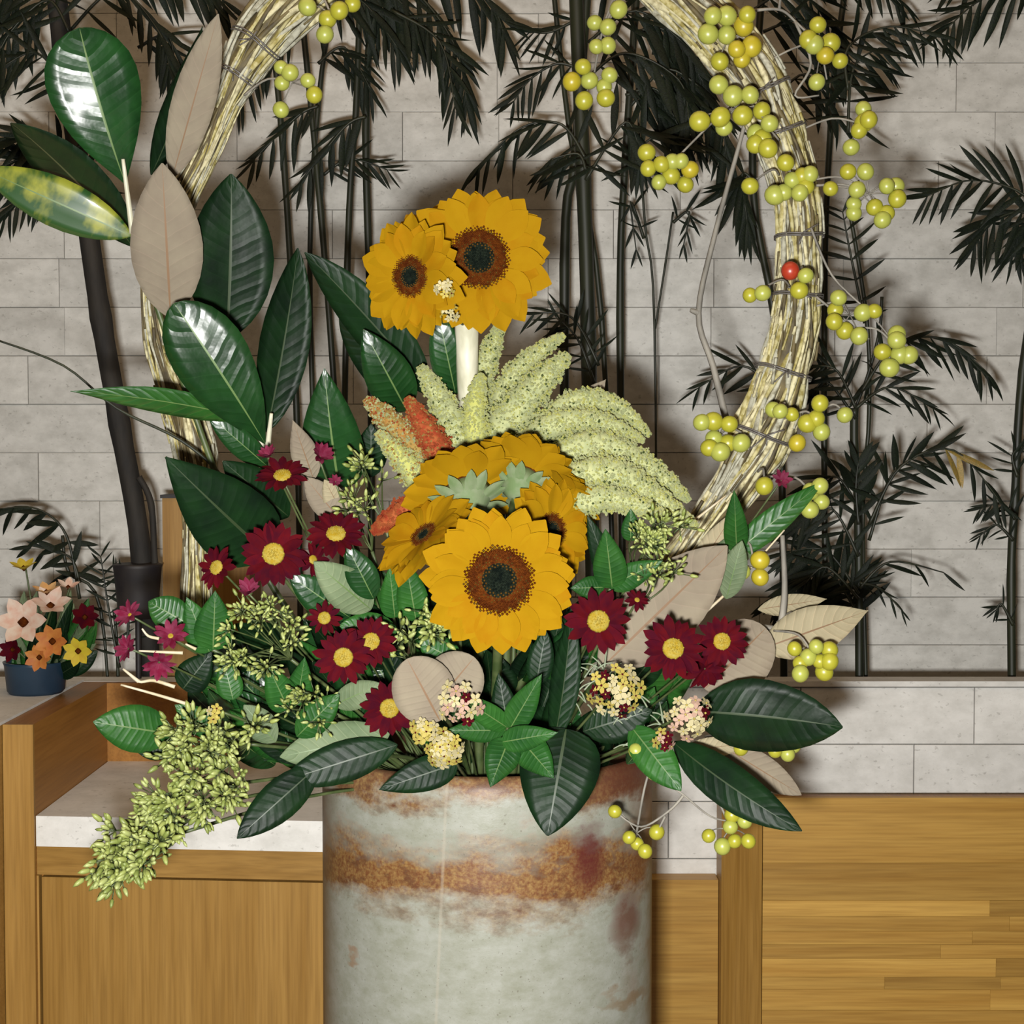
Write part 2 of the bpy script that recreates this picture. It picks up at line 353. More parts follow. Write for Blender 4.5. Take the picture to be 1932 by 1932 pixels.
# ------------------------------------------------------------------ vase
VX = P(920, 1500, 1.8).x; VY = 1.8; VR = .1935; ZR = Z(1404, 1.8)
VC = Vector((VX, VY, 0))
def vase_mat():
    m, n, bs = nt('ash_glaze')
    tc = N(n, 'ShaderNodeTexCoord'); sp = N(n, 'ShaderNodeSeparateXYZ'); n.links.new(tc.outputs['Object'], sp.inputs[0])
    z = sp.outputs[2]; x = sp.outputs[0]; y = sp.outputs[1]
    ang = mth(n, 'ARCTAN2', x, mth(n, 'MULTIPLY', y, -1.0))   # 0 = towards the camera
    big = noise(n, 7, 4, (1, 1, 2.4), .6)
    fine = noise(n, 260, 2, None, .6)
    mid = noise(n, 40, 5, (1, 1, 1.6), .7)
    zz = mth(n, 'ADD', z, mth(n, 'MULTIPLY', mth(n, 'SUBTRACT', big, .5), .13))
    zz = mth(n, 'ADD', zz, mth(n, 'MULTIPLY', mth(n, 'SUBTRACT', mid, .5), .045))
    base = mixc(n, mrange(n, mid, .35, .7), (.27, .275, .235, 1), (.20, .205, .155, 1))
    rust = mixc(n, mrange(n, fine, .35, .7), (.125, .040, .008, 1), (.23, .13, .038, 1))
    rust = mixc(n, mrange(n, mid, .48, .62, 0, .75), rust, (.075, .022, .008, 1))
    def band(lo, hi, e, src=zz):
        a = mrange(n, src, lo-e, lo+e); b = mrange(n, src, hi-e, hi+e, 1, 0)
        return mth(n, 'MULTIPLY', a, b)
    zb0, zb1 = Z(1728, VY-VR), Z(1606, VY-VR)
    zt0 = Z(1528, VY-VR)
    c = mixc(n, mth(n, 'MULTIPLY', band(zb0, zb1, .016), .95), base, rust)
    c = mixc(n, mth(n, 'MULTIPLY', band(zt0+.004, 3, .012), .9), c, rust)
    # right side patches
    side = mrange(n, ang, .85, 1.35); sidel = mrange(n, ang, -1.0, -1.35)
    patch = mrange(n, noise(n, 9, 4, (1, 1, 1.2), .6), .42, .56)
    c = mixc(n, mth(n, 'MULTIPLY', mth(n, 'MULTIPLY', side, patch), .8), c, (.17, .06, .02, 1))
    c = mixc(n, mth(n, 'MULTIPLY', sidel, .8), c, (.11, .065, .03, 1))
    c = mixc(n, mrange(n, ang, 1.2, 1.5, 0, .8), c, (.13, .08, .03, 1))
    def spot(a0, z0, ra, rz, col, k):
        nonlocal c
        da = mth(n, 'POWER', mth(n, 'DIVIDE', mth(n, 'SUBTRACT', ang, a0), ra), 2.0)
        dz = mth(n, 'POWER', mth(n, 'DIVIDE', mth(n, 'SUBTRACT', zz, z0), rz), 2.0)
        f = mrange(n, mth(n, 'ADD', mth(n, 'ADD', da, dz), mth(n, 'MULTIPLY', mth(n, 'SUBTRACT', mid, .5), 1.2)), .1, 1.6, k, 0)
        c = mixc(n, f, c, col)
    spot(.62, Z(1605, 1.65), .11, .040, (.075, .012, .012, 1), .85)
    spot(.95, Z(1745, 1.69), .16, .030, (.10, .03, .014, 1), .8)
    spot(.98, Z(1870, 1.7), .26, .012, (.16, .09, .03, 1), .6)
    spot(1.0, Z(1440, 1.7), .35, .030, (.085, .025, .014, 1), .85)
    spot(-.86, Z(1805, 1.66), .05, .010, (.2, .10, .04, 1), .6)
    sp2 = mrange(n, noise(n, 330, 2, None, .5), .66, .74)
    c = mixc(n, mth(n, 'MULTIPLY', sp2, .55), c, (.09, .075, .05, 1))
    # pale drip line
    dr = mth(n, 'ABSOLUTE', mth(n, 'ADD', ang, mth(n, 'ADD', .235, mth(n, 'MULTIPLY', mth(n, 'SUBTRACT', z, .9), -.25))))
    c = mixc(n, mrange(n, dr, .004, .012, .28, 0), c, (.36, .32, .25, 1))
    n.links.new(c, bs.inputs['Base Color']); bs.inputs['Roughness'].default_value = .45
    bs.inputs['Specular IOR Level'].default_value = .3
    bump(n, bs, mid, .25, .002); return m
M['vase'] = vase_mat()
M['vasein'] = mat('vase_inside', (.10, .05, .02, 1), (.06, .03, .015, 1), 30, .7)
m = MB(); prof = [(0, 0), (VR-.02, 0), (VR-.004, .012), (VR, .05)]+[(VR, .1+k*.08) for k in range(10)]+[(VR, ZR-.03), (VR-.001, ZR-.015), (VR-.004, ZR-.004), (VR-.009, ZR), (VR-.014, ZR-.003)]
m.lathe(prof, 96, 0, (VX, VY, 0)); m.lathe([(VR-.014, ZR-.003), (VR-.016, ZR-.05), (VR-.018, .05), (0, .05)], 96, 1, (VX, VY, 0))
va = m.obj('vase', [M['vase'], M['vasein']], org=VC.copy())
tag(va, 'tall cylindrical stoneware vase with grey white glaze and rusty brown bands', 'vase')
m = MB(); m.lathe([(0, ZR-.02), (.09, ZR-.022), (VR-.03, ZR-.035), (VR-.022, ZR-.06), (VR-.022, ZR-.16), (0, ZR-.16)], 32, 0, (VX, VY, 0))
tag(m.obj('floral_foam', mat('floral_foam', (.01, .022, .01, 1), (.015, .03, .012, 1), 60, .95, bmp=.6)), 'dark green floral foam filling the mouth of the vase', 'foam')
def root_pt(p):
    v = Vector((p.x-VX, p.y-VY, 0))
    k = min(1.0, .13/max(v.length, 1e-6)); v *= k*.8
    return Vector((VX+v.x, VY+v.y, ZR-.03))
# ------------------------------------------------------------------ leaf builder
SH = {'ell': (.75, .85), 'obov': (1.15, .55), 'lance': (.8, 1.15), 'round': (.5, .5), 'ovate': (.5, .95), 'heart': (.42, .8)}
def leaf_mesh(L, W, shape, bend, fold, wave, mats, thick=.0006, nu=14, ph=0.0):
    a, b = SH[shape]; tm = a/(a+b); mx = (tm**a)*((1-tm)**b)
    cols = [-1, -.66, -.33, -.045, .045, .33, .66, 1]
    m = MB(); nc = len(cols); grid = []
    for side in (0, 1):
        vs = []
        for i in range(nu+1):
            t = i/nu; tt = .5-.5*math.cos(PI*t)
            hw = W/2*((tt**a)*((1-tt)**b)/mx) if 0 < tt < 1 else 0
            hw = max(hw, W*.012)
            for c in cols:
                y = c*hw
                z = bend*L*4*tt*(1-tt)+fold*abs(y)-(.9*fold*y*y/(W*.5+1e-9))*.6
                z += wave*W*math.sin(tt*9+ph+(2.1 if c > 0 else 0))*abs(c)**1.5*math.sin(PI*tt)
                if abs(c) < .1: z += .0005; y = c*min(hw, W*.5)*(1-.6*tt)+0
                if side: z -= thick
                vs.append((tt*L, y, z))
        b0 = len(m.v); m.v += [Vector(v) for v in vs]
        for i in range(nu):
            for j in range(nc-1):
                q = (b0+i*nc+j, b0+(i+1)*nc+j, b0+(i+1)*nc+j+1, b0+i*nc+j+1)
                for tr in ((q[0], q[1], q[2]), (q[0], q[2], q[3])):
                    m.f.append(tr[::-1] if side == 0 else tr); m.m.append((2 if j == 3 else 0) if side == 0 else (3 if j == 3 else 1))
    n2 = (nu+1)*nc
    for i in range(nu):
        for j in (0, nc-1):
            q = (i*nc+j, (i+1)*nc+j, n2+(i+1)*nc+j, n2+i*nc+j)
            if j == 0: q = q[::-1]
            m.f.append(q); m.m.append(0)
    me = m.mesh('leaf', mats); uv = me.uv_layers.new(name='uv')
    co = [((.5-.5*math.cos(PI*i/nu)), c) for s_ in (0, 1) for i in range(nu+1) for c in cols]
    uv.data.foreach_set('uv', [z for lp in me.loops for z in co[lp.vertex_index]])
    return me
STY = {  # front slot, back slot, rib front, rib back
 'mag': ('mag', 'tan', 'rib', 'ribt'), 'magd': ('magd', 'tan', 'ribd', 'ribt'), 'tan': ('tan', 'mag', 'ribt', 'rib'), 'cream': ('cream', 'mag', 'ribt', 'rib'),
 'holly': ('holly', 'sage', 'rib', 'rib'), 'sage': ('sage', 'holly', 'rib', 'rib'), 'var': ('varieg', 'holly', 'rib', 'rib')}
def leaf(parent, b, t, wpx, d0, d1=None, sty='mag', shape='ell', bend=.08, fold=.25, wave=.03, roll=0, label=None, petiole=True):
    d1 = d0 if d1 is None else d1
    B = P(b[0], b[1], d0); T = P(t[0], t[1], d1); X = (T-B); L = X.length; X.normalize()
    V = (CAM-(B+T)/2).normalized(); Zv = (V-X*V.dot(X)).normalized()
    Zv = Quaternion(X, math.radians(roll)) @ Zv; Y = Zv.cross(X)
    dm = (d0+d1)/2; W = S(wpx, dm)/max(.35, math.cos(math.radians(roll)))
    me = leaf_mesh(L, W, shape, bend, fold, wave, [M[k] for k in STY[sty]], ph=R.uniform(0, 6))
    mw = Matrix.Translation(B) @ Matrix((X, Y, Zv)).transposed().to_4x4()
    o = link('leaf', me, parent, mw)
    if label: o['label'] = label
    return o
def stemtube(parent, pts, r0, r1=None, mt='stem', name='stem', n=6, sub=6):
    m = MB(); q = spline(pts, sub); r1 = r0 if r1 is None else r1
    m.tube(q, [r0+(r1-r0)*i/(len(q)-1) for i in range(len(q))], n); return m.obj(name, M[mt], parent)
def sprig(name, label, cat, base, leaves, stem=None, group=None, mt='stem', r=.0028):
    """base = (x, y, d); leaves = list of leaf args"""
    b = P(*base); rp = root_pt(b); t = thing(name, label, cat, rp, group)
    pts = [rp]+([P(*s) for s in stem] if stem else [(rp+b)/2+Vector((0, .01, .01))])+[b]
    stemtube(t, pts, r, r*.7, mt)
    for l in leaves:
        kw = l[-1] if isinstance(l[-1], dict) else {}
        a = l[:-1] if kw else l
        leaf(t, *a, **kw)
    return t
# ------------------------------------------------------------------ palms
LFM = []
for bend in (0, -.12, -.22, .08):
    m = MB(); n = 6; vs = []
    for i in range(n+1):
        t = i/n; hw = .062*math.sin(PI*min(1, t*.93+.06))**.8 if i < n else .002
        z = bend*t*t*1.6
        for c in (-1, 0, 1): vs.append((t, c*hw, z-(abs(c)*hw*.45)))
    m.add(vs, [(i*3+j, (i+1)*3+j, (i+1)*3+j+1, i*3+j+1) for i in range(n) for j in (0, 1)])
    LFM.append(m)
LF = [m.mesh('leaflet', [M['palm']]) for m in LFM]; LFY = [m.mesh('leaflet_yellow', [M['palmy']]) for m in LFM]
G = Vector((0, 0, -1))
def frond(palm, pts, d, n=12, lpx=110, ang=50, droop=.5, dd=.0, wid=1.0, sides=(1, -1), yellow=(), start=.15, taper=.5):
    ps = [P(x, y, d+dd*i/(len(pts)-1)) for i, (x, y) in enumerate(pts)]
    q = spline(ps, 6); mb = MB(); mb.tube(q, [S(3.6, d)*(1-.7*i/(len(q)-1)) for i in range(len(q))], 5)
    fr = mb.obj('frond', M['cane'], palm, org=q[0])
    L = S(lpx*.84, d)
    for k in range(n):
        t = start+(1-start)*k/(n-1); fi = t*(len(q)-1); i = min(int(fi), len(q)-2); p = q[i].lerp(q[i+1], fi-i)
        tan = (q[i+1]-q[i]).normalized()
        side = tan.cross(Vector((0, -1, 0))); side.normalize()
        for s in sides:
            a = math.radians(ang*(1-.45*t)+R.uniform(-7, 7))
            dr = tan*math.cos(a)+side*s*math.sin(a)+G*droop*R.uniform(.6, 1.3)+Vector((0, R.uniform(-.35, .15), 0))
            dr.normalize()
            l = L*(1-taper*abs(t-.45)*1.2)*R.uniform(.85, 1.1)
            nz = Vector((R.uniform(-.5, .5), -1, R.uniform(.1, .9))); nz = (nz-dr*nz.dot(dr)).normalized(); ny = nz.cross(dr)
            mw = Matrix.Translation(p) @ Matrix((dr, ny, nz)).transposed().to_4x4() @ Matrix.Diagonal((l, l*wid*R.uniform(.8, 1.2), l, 1))
            yl = any(abs(t-v) < .06 for v in yellow)
            link('leaflet', R.choice(LFY if yl else LF), fr, mw)
    return fr
def palm(label, canes, loc, fronds, r=9, group='palms growing along the stone wall', name='palm', mt='cane'):
    t = thing(name, label, 'palm', P(*loc), group)
    for c in canes:
        d = c[0]; pts = [P(x, y, d) for x, y in c[1]]; rr = c[2] if len(c) > 2 else r
        mb = MB(); q = spline(pts, 5); mb.tube(q, [S(rr, d)*(1+.12*(i % 5 == 0)) for i in range(len(q))], 7); mb.obj('cane', M[mt], t)
    for f in fronds: frond(t, **f)
    return t
ZG = Z(1285, D3)-.22
def gy(d): # pixel y of the soil at depth d
    return 860+(H-(ZG))*F/d+0
# A: slim palm behind, left of the sunflowers
palm('slim palm with many thin canes behind the upper left of the arch', [
  (2.82, [(660, gy(2.82)), (640, 900), (605, 400), (560, -60)], 6), (2.84, [(700, gy(2.84)), (700, 700), (690, 250), (705, -60)], 7),
  (2.80, [(570, gy(2.8)), (560, 800), (535, 300), (500, -60)], 6), (2.86, [(620, gy(2.86)), (585, 600), (600, 200), (640, -60)], 5), (2.8, [(640, gy(2.8)), (655, 500), (672, 200), (680, -60)], 6)],
  (640, gy(2.82), 2.82), [
  dict(pts=[(690, -80), (790, -10), (860, 90), (880, 190)], d=2.72, n=11, lpx=135, ang=40, droop=.9),
  dict(pts=[(640, -60), (740, -10), (800, 60)], d=2.74, n=10, lpx=150, ang=40, droop=1.1),
  dict(pts=[(690, -100), (820, -70), (920, 0), (950, 60)], d=2.76, n=10, lpx=150, ang=45, droop=1.0),
  dict(pts=[(600, -40), (690, -30), (760, 40)], d=2.76, n=13, lpx=150, ang=50, droop=1.0),
  dict(pts=[(620, 10), (680, 0), (750, 90)], d=2.7, n=9, lpx=140, ang=50, droop=.9),
  dict(pts=[(740, 20), (830, 80), (858, 200)], d=2.68, n=9, lpx=120, ang=52, droop=.35),
  dict(pts=[(560, 40), (500, 90), (450, 200)], d=2.8, n=9, lpx=110, ang=50, droop=.7),
  dict(pts=[(600, 200), (560, 220), (480, 300)], d=2.78, n=8, lpx=110, ang=50, droop=.7),
  dict(pts=[(690, 220), (650, 240), (570, 340)], d=2.75, n=8, lpx=120, ang=50, droop=.7),
  dict(pts=[(610, 330), (660, 300), (730, 320)], d=2.8, n=7, lpx=80, ang=50, droop=.4),
  dict(pts=[(600, 120), (650, 90), (700, 170)], d=2.8, n=8, lpx=110, ang=50, droop=.8)])
# B: tall palm in the centre right
palm('tall palm with thick dark canes right of the upper sunflowers', [
  (2.70, [(1125, gy(2.7)), (1110, 640), (1100, 330), (1085, -60)], 14), (2.74, [(1070, gy(2.74)), (1065, 500), (1085, 300), (1110, -60)], 9),
  (2.78, [(1170, gy(2.78)), (1135, 600), (1075, 250), (1040, -60)], 5), (2.8, [(1240, gy(2.8)), (1235, 620), (1215, 400), (1190, -40)], 2.2), (2.8, [(1236, 620), (1255, 500), (1270, 400)], 2),
  (2.84, [(1180, gy(2.8)), (1170, 600), (1180, 300), (1205, -60)], 7)],
  (1120, gy(2.7), 2.7), [
  dict(pts=[(1105, 300), (1060, 235), (985, 240), (905, 310)], d=2.64, n=9, lpx=120, ang=45, droop=.7),
  dict(pts=[(1095, 130), (1050, 120), (1000, 150), (970, 190)], d=2.7, n=8, lpx=100, ang=50, droop=.4),
  dict(pts=[(1100, 30), (1040, 60), (1000, 60)], d=2.75, n=7, lpx=90, ang=50, droop=.3),
  dict(pts=[(1105, 340), (1180, 230), (1210, 300)], d=2.62, n=10, lpx=140, ang=45, droop=1.1),
  dict(pts=[(1105, 320), (1090, 290), (1040, 300)], d=2.6, n=6, lpx=130, ang=45, droop=1.1),
  dict(pts=[(1105, 150), (1180, 100), (1280, 150), (1300, 230)], d=2.66, n=11, lpx=150, ang=45, droop=1.0),
  dict(pts=[(1110, 80), (1200, 20), (1300, 90)], d=2.68, n=11, lpx=150, ang=45, droop=.9),
  dict(pts=[(1190, 200), (1260, 130), (1350, 200), (1370, 290)], d=2.7, n=11, lpx=150, ang=45, droop=1.0),
  dict(pts=[(1180, 0), (1260, -30), (1360, 60)], d=2.72, n=9, lpx=130, ang=45, droop=.9),
  dict(pts=[(1190, 330), (1230, 260), (1330, 270)], d=2.66, n=9, lpx=120, ang=50, droop=1.0),
  dict(pts=[(1200, 60), (1260, 60), (1330, 160)], d=2.74, n=12, lpx=150, ang=45, droop=1.1),
  dict(pts=[(1180, 180), (1240, 170), (1290, 260)], d=2.72, n=12, lpx=150, ang=45, droop=1.1),
  dict(pts=[(1230, 100), (1300, 120), (1340, 230)], d=2.76, n=12, lpx=150, ang=45, droop=1.1),
  dict(pts=[(1270, 420), (1300, 400), (1290, 460)], d=2.8, n=5, lpx=60, ang=50, droop=.5),
  dict(pts=[(1215, 450), (1190, 380), (1200, 470)], d=2.8, n=5, lpx=60, ang=50, droop=.5),
  dict(pts=[(1130, 690), (1080, 600), (1010, 590)], d=2.6, n=7, lpx=80, ang=55, droop=.4),
  dict(pts=[(1120, 720), (1090, 640), (1050, 600)], d=2.6, n=7, lpx=80, ang=55, droop=.2)])
# C: palm right of the arch
palm('slender palm right of the arch with arching fronds and a yellowed one', [
  (2.68, [(1622, gy(2.68)), (1620, 1000), (1612, 850), (1612, 770)], 8), (2.68, [(1612, 775), (1640, 700), (1660, 620), (1664, 560)], 3), (2.72, [(1640, gy(2.7)), (1628, 1000), (1640, 780), (1635, 600), (1600, 380)], 4)],
  (1622, gy(2.68), 2.68), [
  dict(pts=[(1632, 610), (1605, 480), (1590, 400)], d=2.6, n=8, lpx=85, ang=80, droop=.0, start=.05),
  dict(pts=[(1625, 740), (1690, 650), (1780, 640), (1860, 700)], d=2.6, n=11, lpx=110, ang=40, droop=.8),
  dict(pts=[(1615, 770), (1680, 730), (1760, 770)], d=2.62, n=7, lpx=90, ang=40, droop=.3),
  dict(pts=[(1615, 770), (1580, 700), (1540, 690)], d=2.62, n=8, lpx=100, ang=50, droop=.4),
  dict(pts=[(1615, 790), (1560, 720), (1530, 750)], d=2.66, n=7, lpx=90, ang=50, droop=.5),
  dict(pts=[(1640, 990), (1700, 880), (1800, 850), (1890, 950)], d=2.56, n=12, lpx=100, ang=50, droop=.6, yellow=(.6, .7), wid=1.2),
  dict(pts=[(1640, 1020), (1680, 900), (1730, 860)], d=2.6, n=7, lpx=90, ang=50, droop=.1),
  dict(pts=[(1622, 1110), (1680, 1060), (1780, 1080)], d=2.6, n=4, lpx=90, ang=30, droop=.2, sides=(1,)),
  dict(pts=[(1622, 1100), (1660, 1110), (1700, 1150)], d=2.6, n=4, lpx=60, ang=30, droop=.5),
  dict(pts=[(1620, 990), (1615, 920), (1620, 870)], d=2.58, n=7, lpx=90, ang=50, droop=.0, wid=1.6),
  dict(pts=[(1620, 960), (1580, 900), (1530, 920)], d=2.62, n=7, lpx=110, ang=45, droop=.6),
  dict(pts=[(1620, 1050), (1570, 960), (1510, 980)], d=2.62, n=9, lpx=120, ang=45, droop=.8),
  dict(pts=[(1620, 1160), (1560, 1080), (1480, 1120)], d=2.66, n=12, lpx=130, ang=50, droop=.5, wid=1.4),
  dict(pts=[(1620, 1180), (1590, 1100), (1540, 1150)], d=2.68, n=12, lpx=120, ang=55, droop=.4, wid=1.4),
  dict(pts=[(1620, 1120), (1560, 1040), (1490, 1040)], d=2.64, n=9, lpx=120, ang=45, droop=.8),
  dict(pts=[(1620, 1130), (1560, 1070), (1520, 1100)], d=2.6, n=8, lpx=90, ang=55, droop=.3)])
# D: palm on the far right
palm('palm leaning in at the right edge of the stone wall', [
  (2.7, [(1912, gy(2.7)), (1908, 1100), (1915, 950), (1930, 700), (1990, 300), (2010, -50)], 8)], (1912, gy(2.7), 2.7), [
  dict(pts=[(1990, 420), (1920, 360), (1830, 340), (1750, 370)], d=2.6, n=13, lpx=115, ang=55, droop=.4),
  dict(pts=[(1990, 440), (1930, 400), (1870, 420), (1840, 460)], d=2.62, n=10, lpx=130, ang=50, droop=.8),
  dict(pts=[(2000, 460), (1940, 420), (1910, 470)], d=2.64, n=9, lpx=120, ang=50, droop=.8),
  dict(pts=[(2020, -40), (1940, -30), (1850, 0), (1790, 50)], d=2.6, n=11, lpx=120, ang=60, droop=.4),
  dict(pts=[(1990, -80), (1900, -70), (1800, -40)], d=2.66, n=9, lpx=120, ang=60, droop=.6),
  dict(pts=[(1915, 980), (1890, 950), (1850, 960)], d=2.66, n=7, lpx=60, ang=50, droop=.4),
  dict(pts=[(1912, 1020), (1880, 990), (1850, 1010)], d=2.66, n=6, lpx=50, ang=50, droop=.4),
  dict(pts=[(1920, 900), (1910, 860), (1930, 840)], d=2.66, n=6, lpx=60, ang=50, droop=.2),
  dict(pts=[(1912, 1180), (1890, 1140), (1880, 1150)], d=2.66, n=4, lpx=50, ang=50, droop=.3)])
# E: behind the right arm of the arch
palm('palm whose drooping dark fronds hang behind the right arm of the arch', [
  (2.86, [(1480, gy(2.86)), (1470, 700), (1420, 350), (1440, -50)], 7), (2.88, [(1560, gy(2.88)), (1555, 600), (1570, 200), (1600, -60)], 6)],
  (1480, gy(2.86), 2.86), [
  dict(pts=[(1600, 170), (1600, 90), (1680, 50), (1775, 70)], d=2.6, n=12, lpx=110, ang=50, droop=.9),
  dict(pts=[(1600, 250), (1610, 130), (1660, 90)], d=2.62, n=9, lpx=130, ang=45, droop=1.1),
  dict(pts=[(1420, 20), (1500, -20), (1580, 60)], d=2.7, n=11, lpx=140, ang=45, droop=1.0),
  dict(pts=[(1440, 60), (1520, 40), (1590, 120)], d=2.7, n=11, lpx=150, ang=45, droop=1.0),
  dict(pts=[(1450, 200), (1520, 140), (1580, 220)], d=2.72, n=9, lpx=120, ang=45, droop=1.0),
  dict(pts=[(1420, 340), (1400, 330), (1410, 420)], d=2.7, n=10, lpx=140, ang=30, droop=1.0),
  dict(pts=[(1500, -60), (1600, -60), (1700, 0)], d=2.74, n=10, lpx=110, ang=45, droop=.8),
  dict(pts=[(1470, 740), (1400, 690), (1320, 730)], d=2.76, n=6, lpx=90, ang=45, droop=.5)])
# F: left dark trunk plant
palm('tall dark slanting trunk with fronds at the left side of the wall', [
  (2.62, [(300, gy(2.62)), (268, 1060), (225, 800), (190, 600), (160, 390), (120, 100), (100, -60)], 19), (2.6, [(262, 900), (285, 950), (292, 1060), (300, 1200)], 6)],
  (300, gy(2.62), 2.62), [
  dict(pts=[(130, 60), (90, 0), (20, 60), (-20, 140)], d=2.6, n=12, lpx=140, ang=50, droop=.7),
  dict(pts=[(120, -10), (60, -50), (-10, 0)], d=2.64, n=10, lpx=140, ang=50, droop=.7),
  dict(pts=[(140, 180), (70, 100), (0, 130)], d=2.6, n=10, lpx=130, ang=50, droop=.6),
  dict(pts=[(165, 400), (100, 270), (10, 260)], d=2.58, n=13, lpx=130, ang=50, droop=.7, wid=1.4),
  dict(pts=[(160, 380), (60, 300), (-20, 330)], d=2.6, n=13, lpx=130, ang=50, droop=.6, wid=1.3),
  dict(pts=[(150, 330), (80, 340), (10, 400)], d=2.6, n=9, lpx=110, ang=45, droop=.8),
  dict(pts=[(130, 60), (220, -20), (300, 60), (320, 130)], d=2.66, n=11, lpx=120, ang=45, droop=.9),
  dict(pts=[(260, 90), (320, 70), (330, 190)], d=2.7, n=9, lpx=110, ang=45, droop=.9),
  dict(pts=[(170, -60), (300, -70), (420, 0)], d=2.7, n=11, lpx=140, ang=45, droop=.9)], mt='bark')
# small fronds low on the left
palm('low fern like palm with black drooping leaves beside the small bouquet', [
  (2.66, [(215, gy(2.66)), (190, 1150), (130, 1080), (118, 1010)], 3), (2.66, [(225, gy(2.66)), (222, 1250), (215, 1150)], 3)], (215, gy(2.66), 2.66), [
  dict(pts=[(150, 1130), (125, 1010), (70, 960), (0, 960)], d=2.62, n=7, lpx=80, ang=45, droop=.8, wid=2.0),
  dict(pts=[(150, 1100), (130, 1050), (60, 1030)], d=2.62, n=5, lpx=70, ang=45, droop=.6, wid=1.8),
  dict(pts=[(225, 1260), (205, 1150), (190, 1050)], d=2.6, n=9, lpx=60, ang=70, droop=.1),
  dict(pts=[(240, 1240), (240, 1120), (215, 1080)], d=2.6, n=8, lpx=60, ang=70, droop=.1)])
# black pot at the trunk's foot
c = P(260, 1110, 2.58); m = MB(); m.lathe([(0, 0), (.030, 0), (.034, .02), (.040, .085), (.042, .09), (.038, .092), (0, .088)], 20, 0, c-Vector((0, 0, .05)))
o = m.obj('basket', M['blackpot'], org=c-Vector((0, 0, .05))); tag(o, 'small black basket at the foot of the slanting trunk', 'basket')
m = MB(); m.lathe([(.005, -.43), (.005, .0)], 8, 0, c-Vector((0, 0, .05))); m.obj('stand', M['blackpot'], o)
# ------------------------------------------------------------------ arch of bound vines
AL = [(372, 1180, 70), (372, 1080, 55), (371, 1000, 50), (375, 930, 66), (368, 860, 84), (350, 780, 84), (322, 700, 72), (302, 620, 66), (302, 500, 66), (335, 390, 60), (382, 290, 60), (425, 190, 66), (482, 85, 100), (555, 0, 120), (650, -75, 120),
      (800, -140, 110), (960, -160, 110), (1110, -120, 110), (1215, -60, 112), (1300, 10, 112), (1370, 75, 116), (1420, 145, 114), (1455, 220, 110), (1484, 300, 96), (1503, 380, 90), (1508, 460, 88), (1506, 540, 90), (1498, 620, 96), (1478, 700, 104), (1452, 780, 116), (1425, 850, 116), (1378, 930, 90), (1315, 1020, 76), (1250, 1110, 80), (1190, 1190, 80), (1140, 1280, 80)]
DA = 1.80
ar = thing('vine_arch', 'arch of bound pale vine strands rising out of the vase', 'arch', P(960, 1400, DA))
cen = spline([P(x, y, DA) for x, y, w_ in AL], 5)
wid = []
for i in range(len(AL)-1):
    for k in range(5): wid.append(S(AL[i][2]+(AL[i+1][2]-AL[i][2])*k/5, DA))
wid.append(S(AL[-1][2], DA))
fr = []
for i, p in enumerate(cen):
    t = (cen[min(i+1, len(cen)-1)]-cen[max(i-1, 0)]).normalized(); fr.append((t.cross(Vector((0, 1, 0))).normalized(), Vector((0, 1, 0))))
m = MB(); m.tube(cen, [x*.36 for x in wid], 10); m.obj('core', ARC[3], ar)
for s in range(64):
    a0 = 2*PI*s/64*1.0+R.uniform(-.05, .05); tw = R.uniform(-.012, .012); rk = R.uniform(.37, .47); ph = R.uniform(0, 6); f1 = R.uniform(.12, .35)
    pts = []; rr = []
    br = S(R.uniform(2.6, 5.2), DA)
    for i, p in enumerate(cen):
        a = a0+tw*i+.22*math.sin(f1*i+ph); r = wid[i]*(rk+.035*math.sin(f1*1.7*i+ph*2))
        pts.append(p+fr[i][0]*math.cos(a)*r+fr[i][1]*math.sin(a)*r*.8)
        rr.append(br*(wid[i]/S(95, DA))*(1+.35*math.sin(i*.9+ph)))
    m = MB(); m.tube(pts, rr, 5)
    m.obj('strand', R.choices(ARC, (4, 3.5, 4, 2.2))[0], ar)
for k in range(170):
    i = R.randrange(6, len(cen)-14); a = R.uniform(PI*1.05, PI*1.95); ln_ = R.randrange(2, 6); off = R.uniform(-.06, .06)
    pts = [cen[i+j]+fr[i+j][0]*math.cos(a+off*j)*wid[i+j]*(.50+.02*j/ln_)+fr[i+j][1]*math.sin(a+off*j)*wid[i+j]*.42 for j in range(ln_)]
    m = MB(); m.tube(spline(pts, 3), S(R.uniform(1.5, 3.6), DA), 4); m.obj('bark_shred', R.choices(ARC, (4, 2, 4, 3))[0], ar)
for idx in (57, 60, 107, 112, 124, 131, 140, 148):
    if idx >= len(cen): continue
    p = cen[idx]; m = MB()
    for lp in range(2):
        pts = [p+(cen[idx]-cen[idx-1])*(.25*lp+.1*math.sin(k))+fr[idx][0]*math.cos(k*PI/9)*wid[idx]*.52+fr[idx][1]*math.sin(k*PI/9)*wid[idx]*.45 for k in range(19)]
        m.tube(pts, S(1.8, DA), 4)
    q = p+Vector((0, -wid[idx]*.45, 0)); 
    for k in range(3): m.tube([q, q+Vector((R.uniform(-.02, .02), -.004, R.uniform(-.02, .01)))], S(1.4, DA), 4)
    m.obj('wire_tie', M['wire'], ar)
